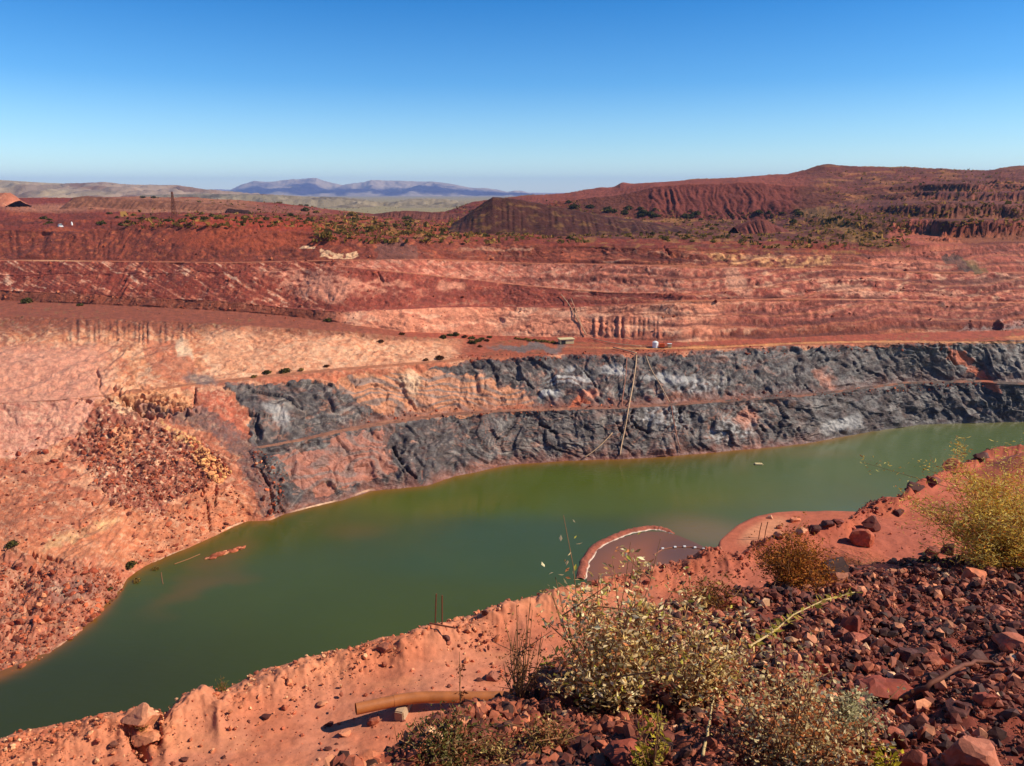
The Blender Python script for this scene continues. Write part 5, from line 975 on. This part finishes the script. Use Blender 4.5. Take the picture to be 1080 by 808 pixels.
ridge('blue_range', [(205, 206), (230, 204.5), (244, 202.6), (256, 196.5), (270, 192), (287, 193), (300, 191), (318, 189), (329, 188), (335, 188.5), (341, 191), (361, 196), (374, 194), (388, 192.5), (393, 190.7), (400, 191), (430, 192), (459, 192), (478, 195), (495, 198.5), (515, 200), (524, 201), (536, 204), (542, 202.5), (550, 202.5), (558, 204.5), (572, 208)], 16000, 3900, 20, 700, 120, c_blue, 120, 1300)
ridge('far_hills', [(-1500, 197), (-200, 201), (150, 203), (215, 199.5), (232, 199), (246, 200), (262, 203), (520, 203.2), (800, 203.2), (1400, 199), (2500, 195)], 20000, 2000, 10, 400, 20, c_tan, 30, 2000)
# ------------------------------------------------------------------ haze
import bmesh
hz = bpy.data.meshes.new('haze'); bm = bmesh.new(); bmesh.ops.create_cube(bm, size=1)
for v in bm.verts: v.co.x *= 70000; v.co.y = 23000 if v.co.y > 0 else -200; v.co.z = 520 if v.co.z > 0 else -30
bm.to_mesh(hz); bm.free(); ho = bpy.data.objects.new('haze', hz); C.objects.link(ho); ho['kind'] = 'stuff'; ho['label'] = 'thin bluish air between the pit and the far ranges'
hmt = bpy.data.materials.new('haze_air'); hmt.use_nodes = True; nt = hmt.node_tree; nt.nodes.clear(); out = nt.nodes.new('ShaderNodeOutputMaterial'); pv = nt.nodes.new('ShaderNodeVolumePrincipled'); pv.inputs['Color'].default_value = (.33, .50, .95, 1); pv.inputs['Density'].default_value = 5.2e-5; pv.inputs['Anisotropy'].default_value = .0
nt.links.new(pv.outputs[0], out.inputs['Volume']); hz.materials.append(hmt)

# ------------------------------------------------------------------ light, sky, camera
SAZ, SEL = 96.0, 40.0      # sun azimuth clockwise from the view direction, elevation
sd_ = bpy.data.lights.new('sun', 'SUN'); sd_.energy = 5.0; sd_.angle = R(.5); sd_.color = (1, .92, .76); so = bpy.data.objects.new('sun', sd_); C.objects.link(so)
import mathutils
dv_ = mathutils.Vector((math.sin(R(SAZ)) * math.cos(R(SEL)), math.cos(R(SAZ)) * math.cos(R(SEL)), math.sin(R(SEL)))); so.rotation_euler = dv_.to_track_quat('Z', 'Y').to_euler(); so.location = (100, 0, 200)
wd = bpy.data.worlds.new('World'); bpy.context.scene.world = wd; wd.use_nodes = True; nt = wd.node_tree; bg = nt.nodes['Background']; sk = nt.nodes.new('ShaderNodeTexSky'); sk.sky_type = 'NISHITA'; sk.sun_disc = False
sk.sun_elevation = R(SEL); sk.sun_rotation = R(SAZ); sk.air_density = 1.0; sk.dust_density = .3; sk.ozone_density = 2.5; sk.altitude = 400
tcw = nt.nodes.new('ShaderNodeTexCoord'); sx_ = nt.nodes.new('ShaderNodeSeparateXYZ'); rp = nt.nodes.new('ShaderNodeValToRGB'); mxw = nt.nodes.new('ShaderNodeMix'); mxw.data_type = 'RGBA'; mxw.blend_type = 'MULTIPLY'; mxw.inputs[0].default_value = 1
nt.links.new(tcw.outputs['Generated'], sx_.inputs[0]); nt.links.new(sx_.outputs[2], rp.inputs[0]); nt.links.new(sk.outputs[0], mxw.inputs[6]); nt.links.new(rp.outputs[0], mxw.inputs[7]); nt.links.new(mxw.outputs[2], bg.inputs[0])
SKY = [(0, (1.35, 1.50, 1.48)), (.06, (.80, 1.10, 1.26)), (.13, (.34, .78, 1.14)), (.23, (.09, .56, 1.00)), (1, (.05, .40, .80))]   # deep dry-season blue overhead, paler at the skyline
for i_, (p_, c_) in enumerate(SKY):
    e_ = rp.color_ramp.elements[i_] if i_ < 2 else rp.color_ramp.elements.new(p_)
    e_.position = p_; e_.color = (*c_, 1)
bg.inputs[1].default_value = .105
cd = bpy.data.cameras.new('camera'); cam = bpy.data.objects.new('camera', cd); C.objects.link(cam); cam.location = (0, 0, H); cam.rotation_euler = (math.pi / 2 - P, 0, 0)
cd.sensor_width = 36; cd.lens = F / 1080 * 36; cd.clip_start = .05; cd.clip_end = 60000
s = bpy.context.scene; s.camera = cam; s.view_settings.view_transform = 'Standard'; s.view_settings.look = 'None'; s.view_settings.exposure = .38; s.view_settings.gamma = 1
s.cycles.max_bounces = 4; s.cycles.diffuse_bounces = 2; s.cycles.volume_bounces = 0; s.cycles.use_adaptive_sampling = True
try: s.cycles.use_denoising = True
except Exception: pass
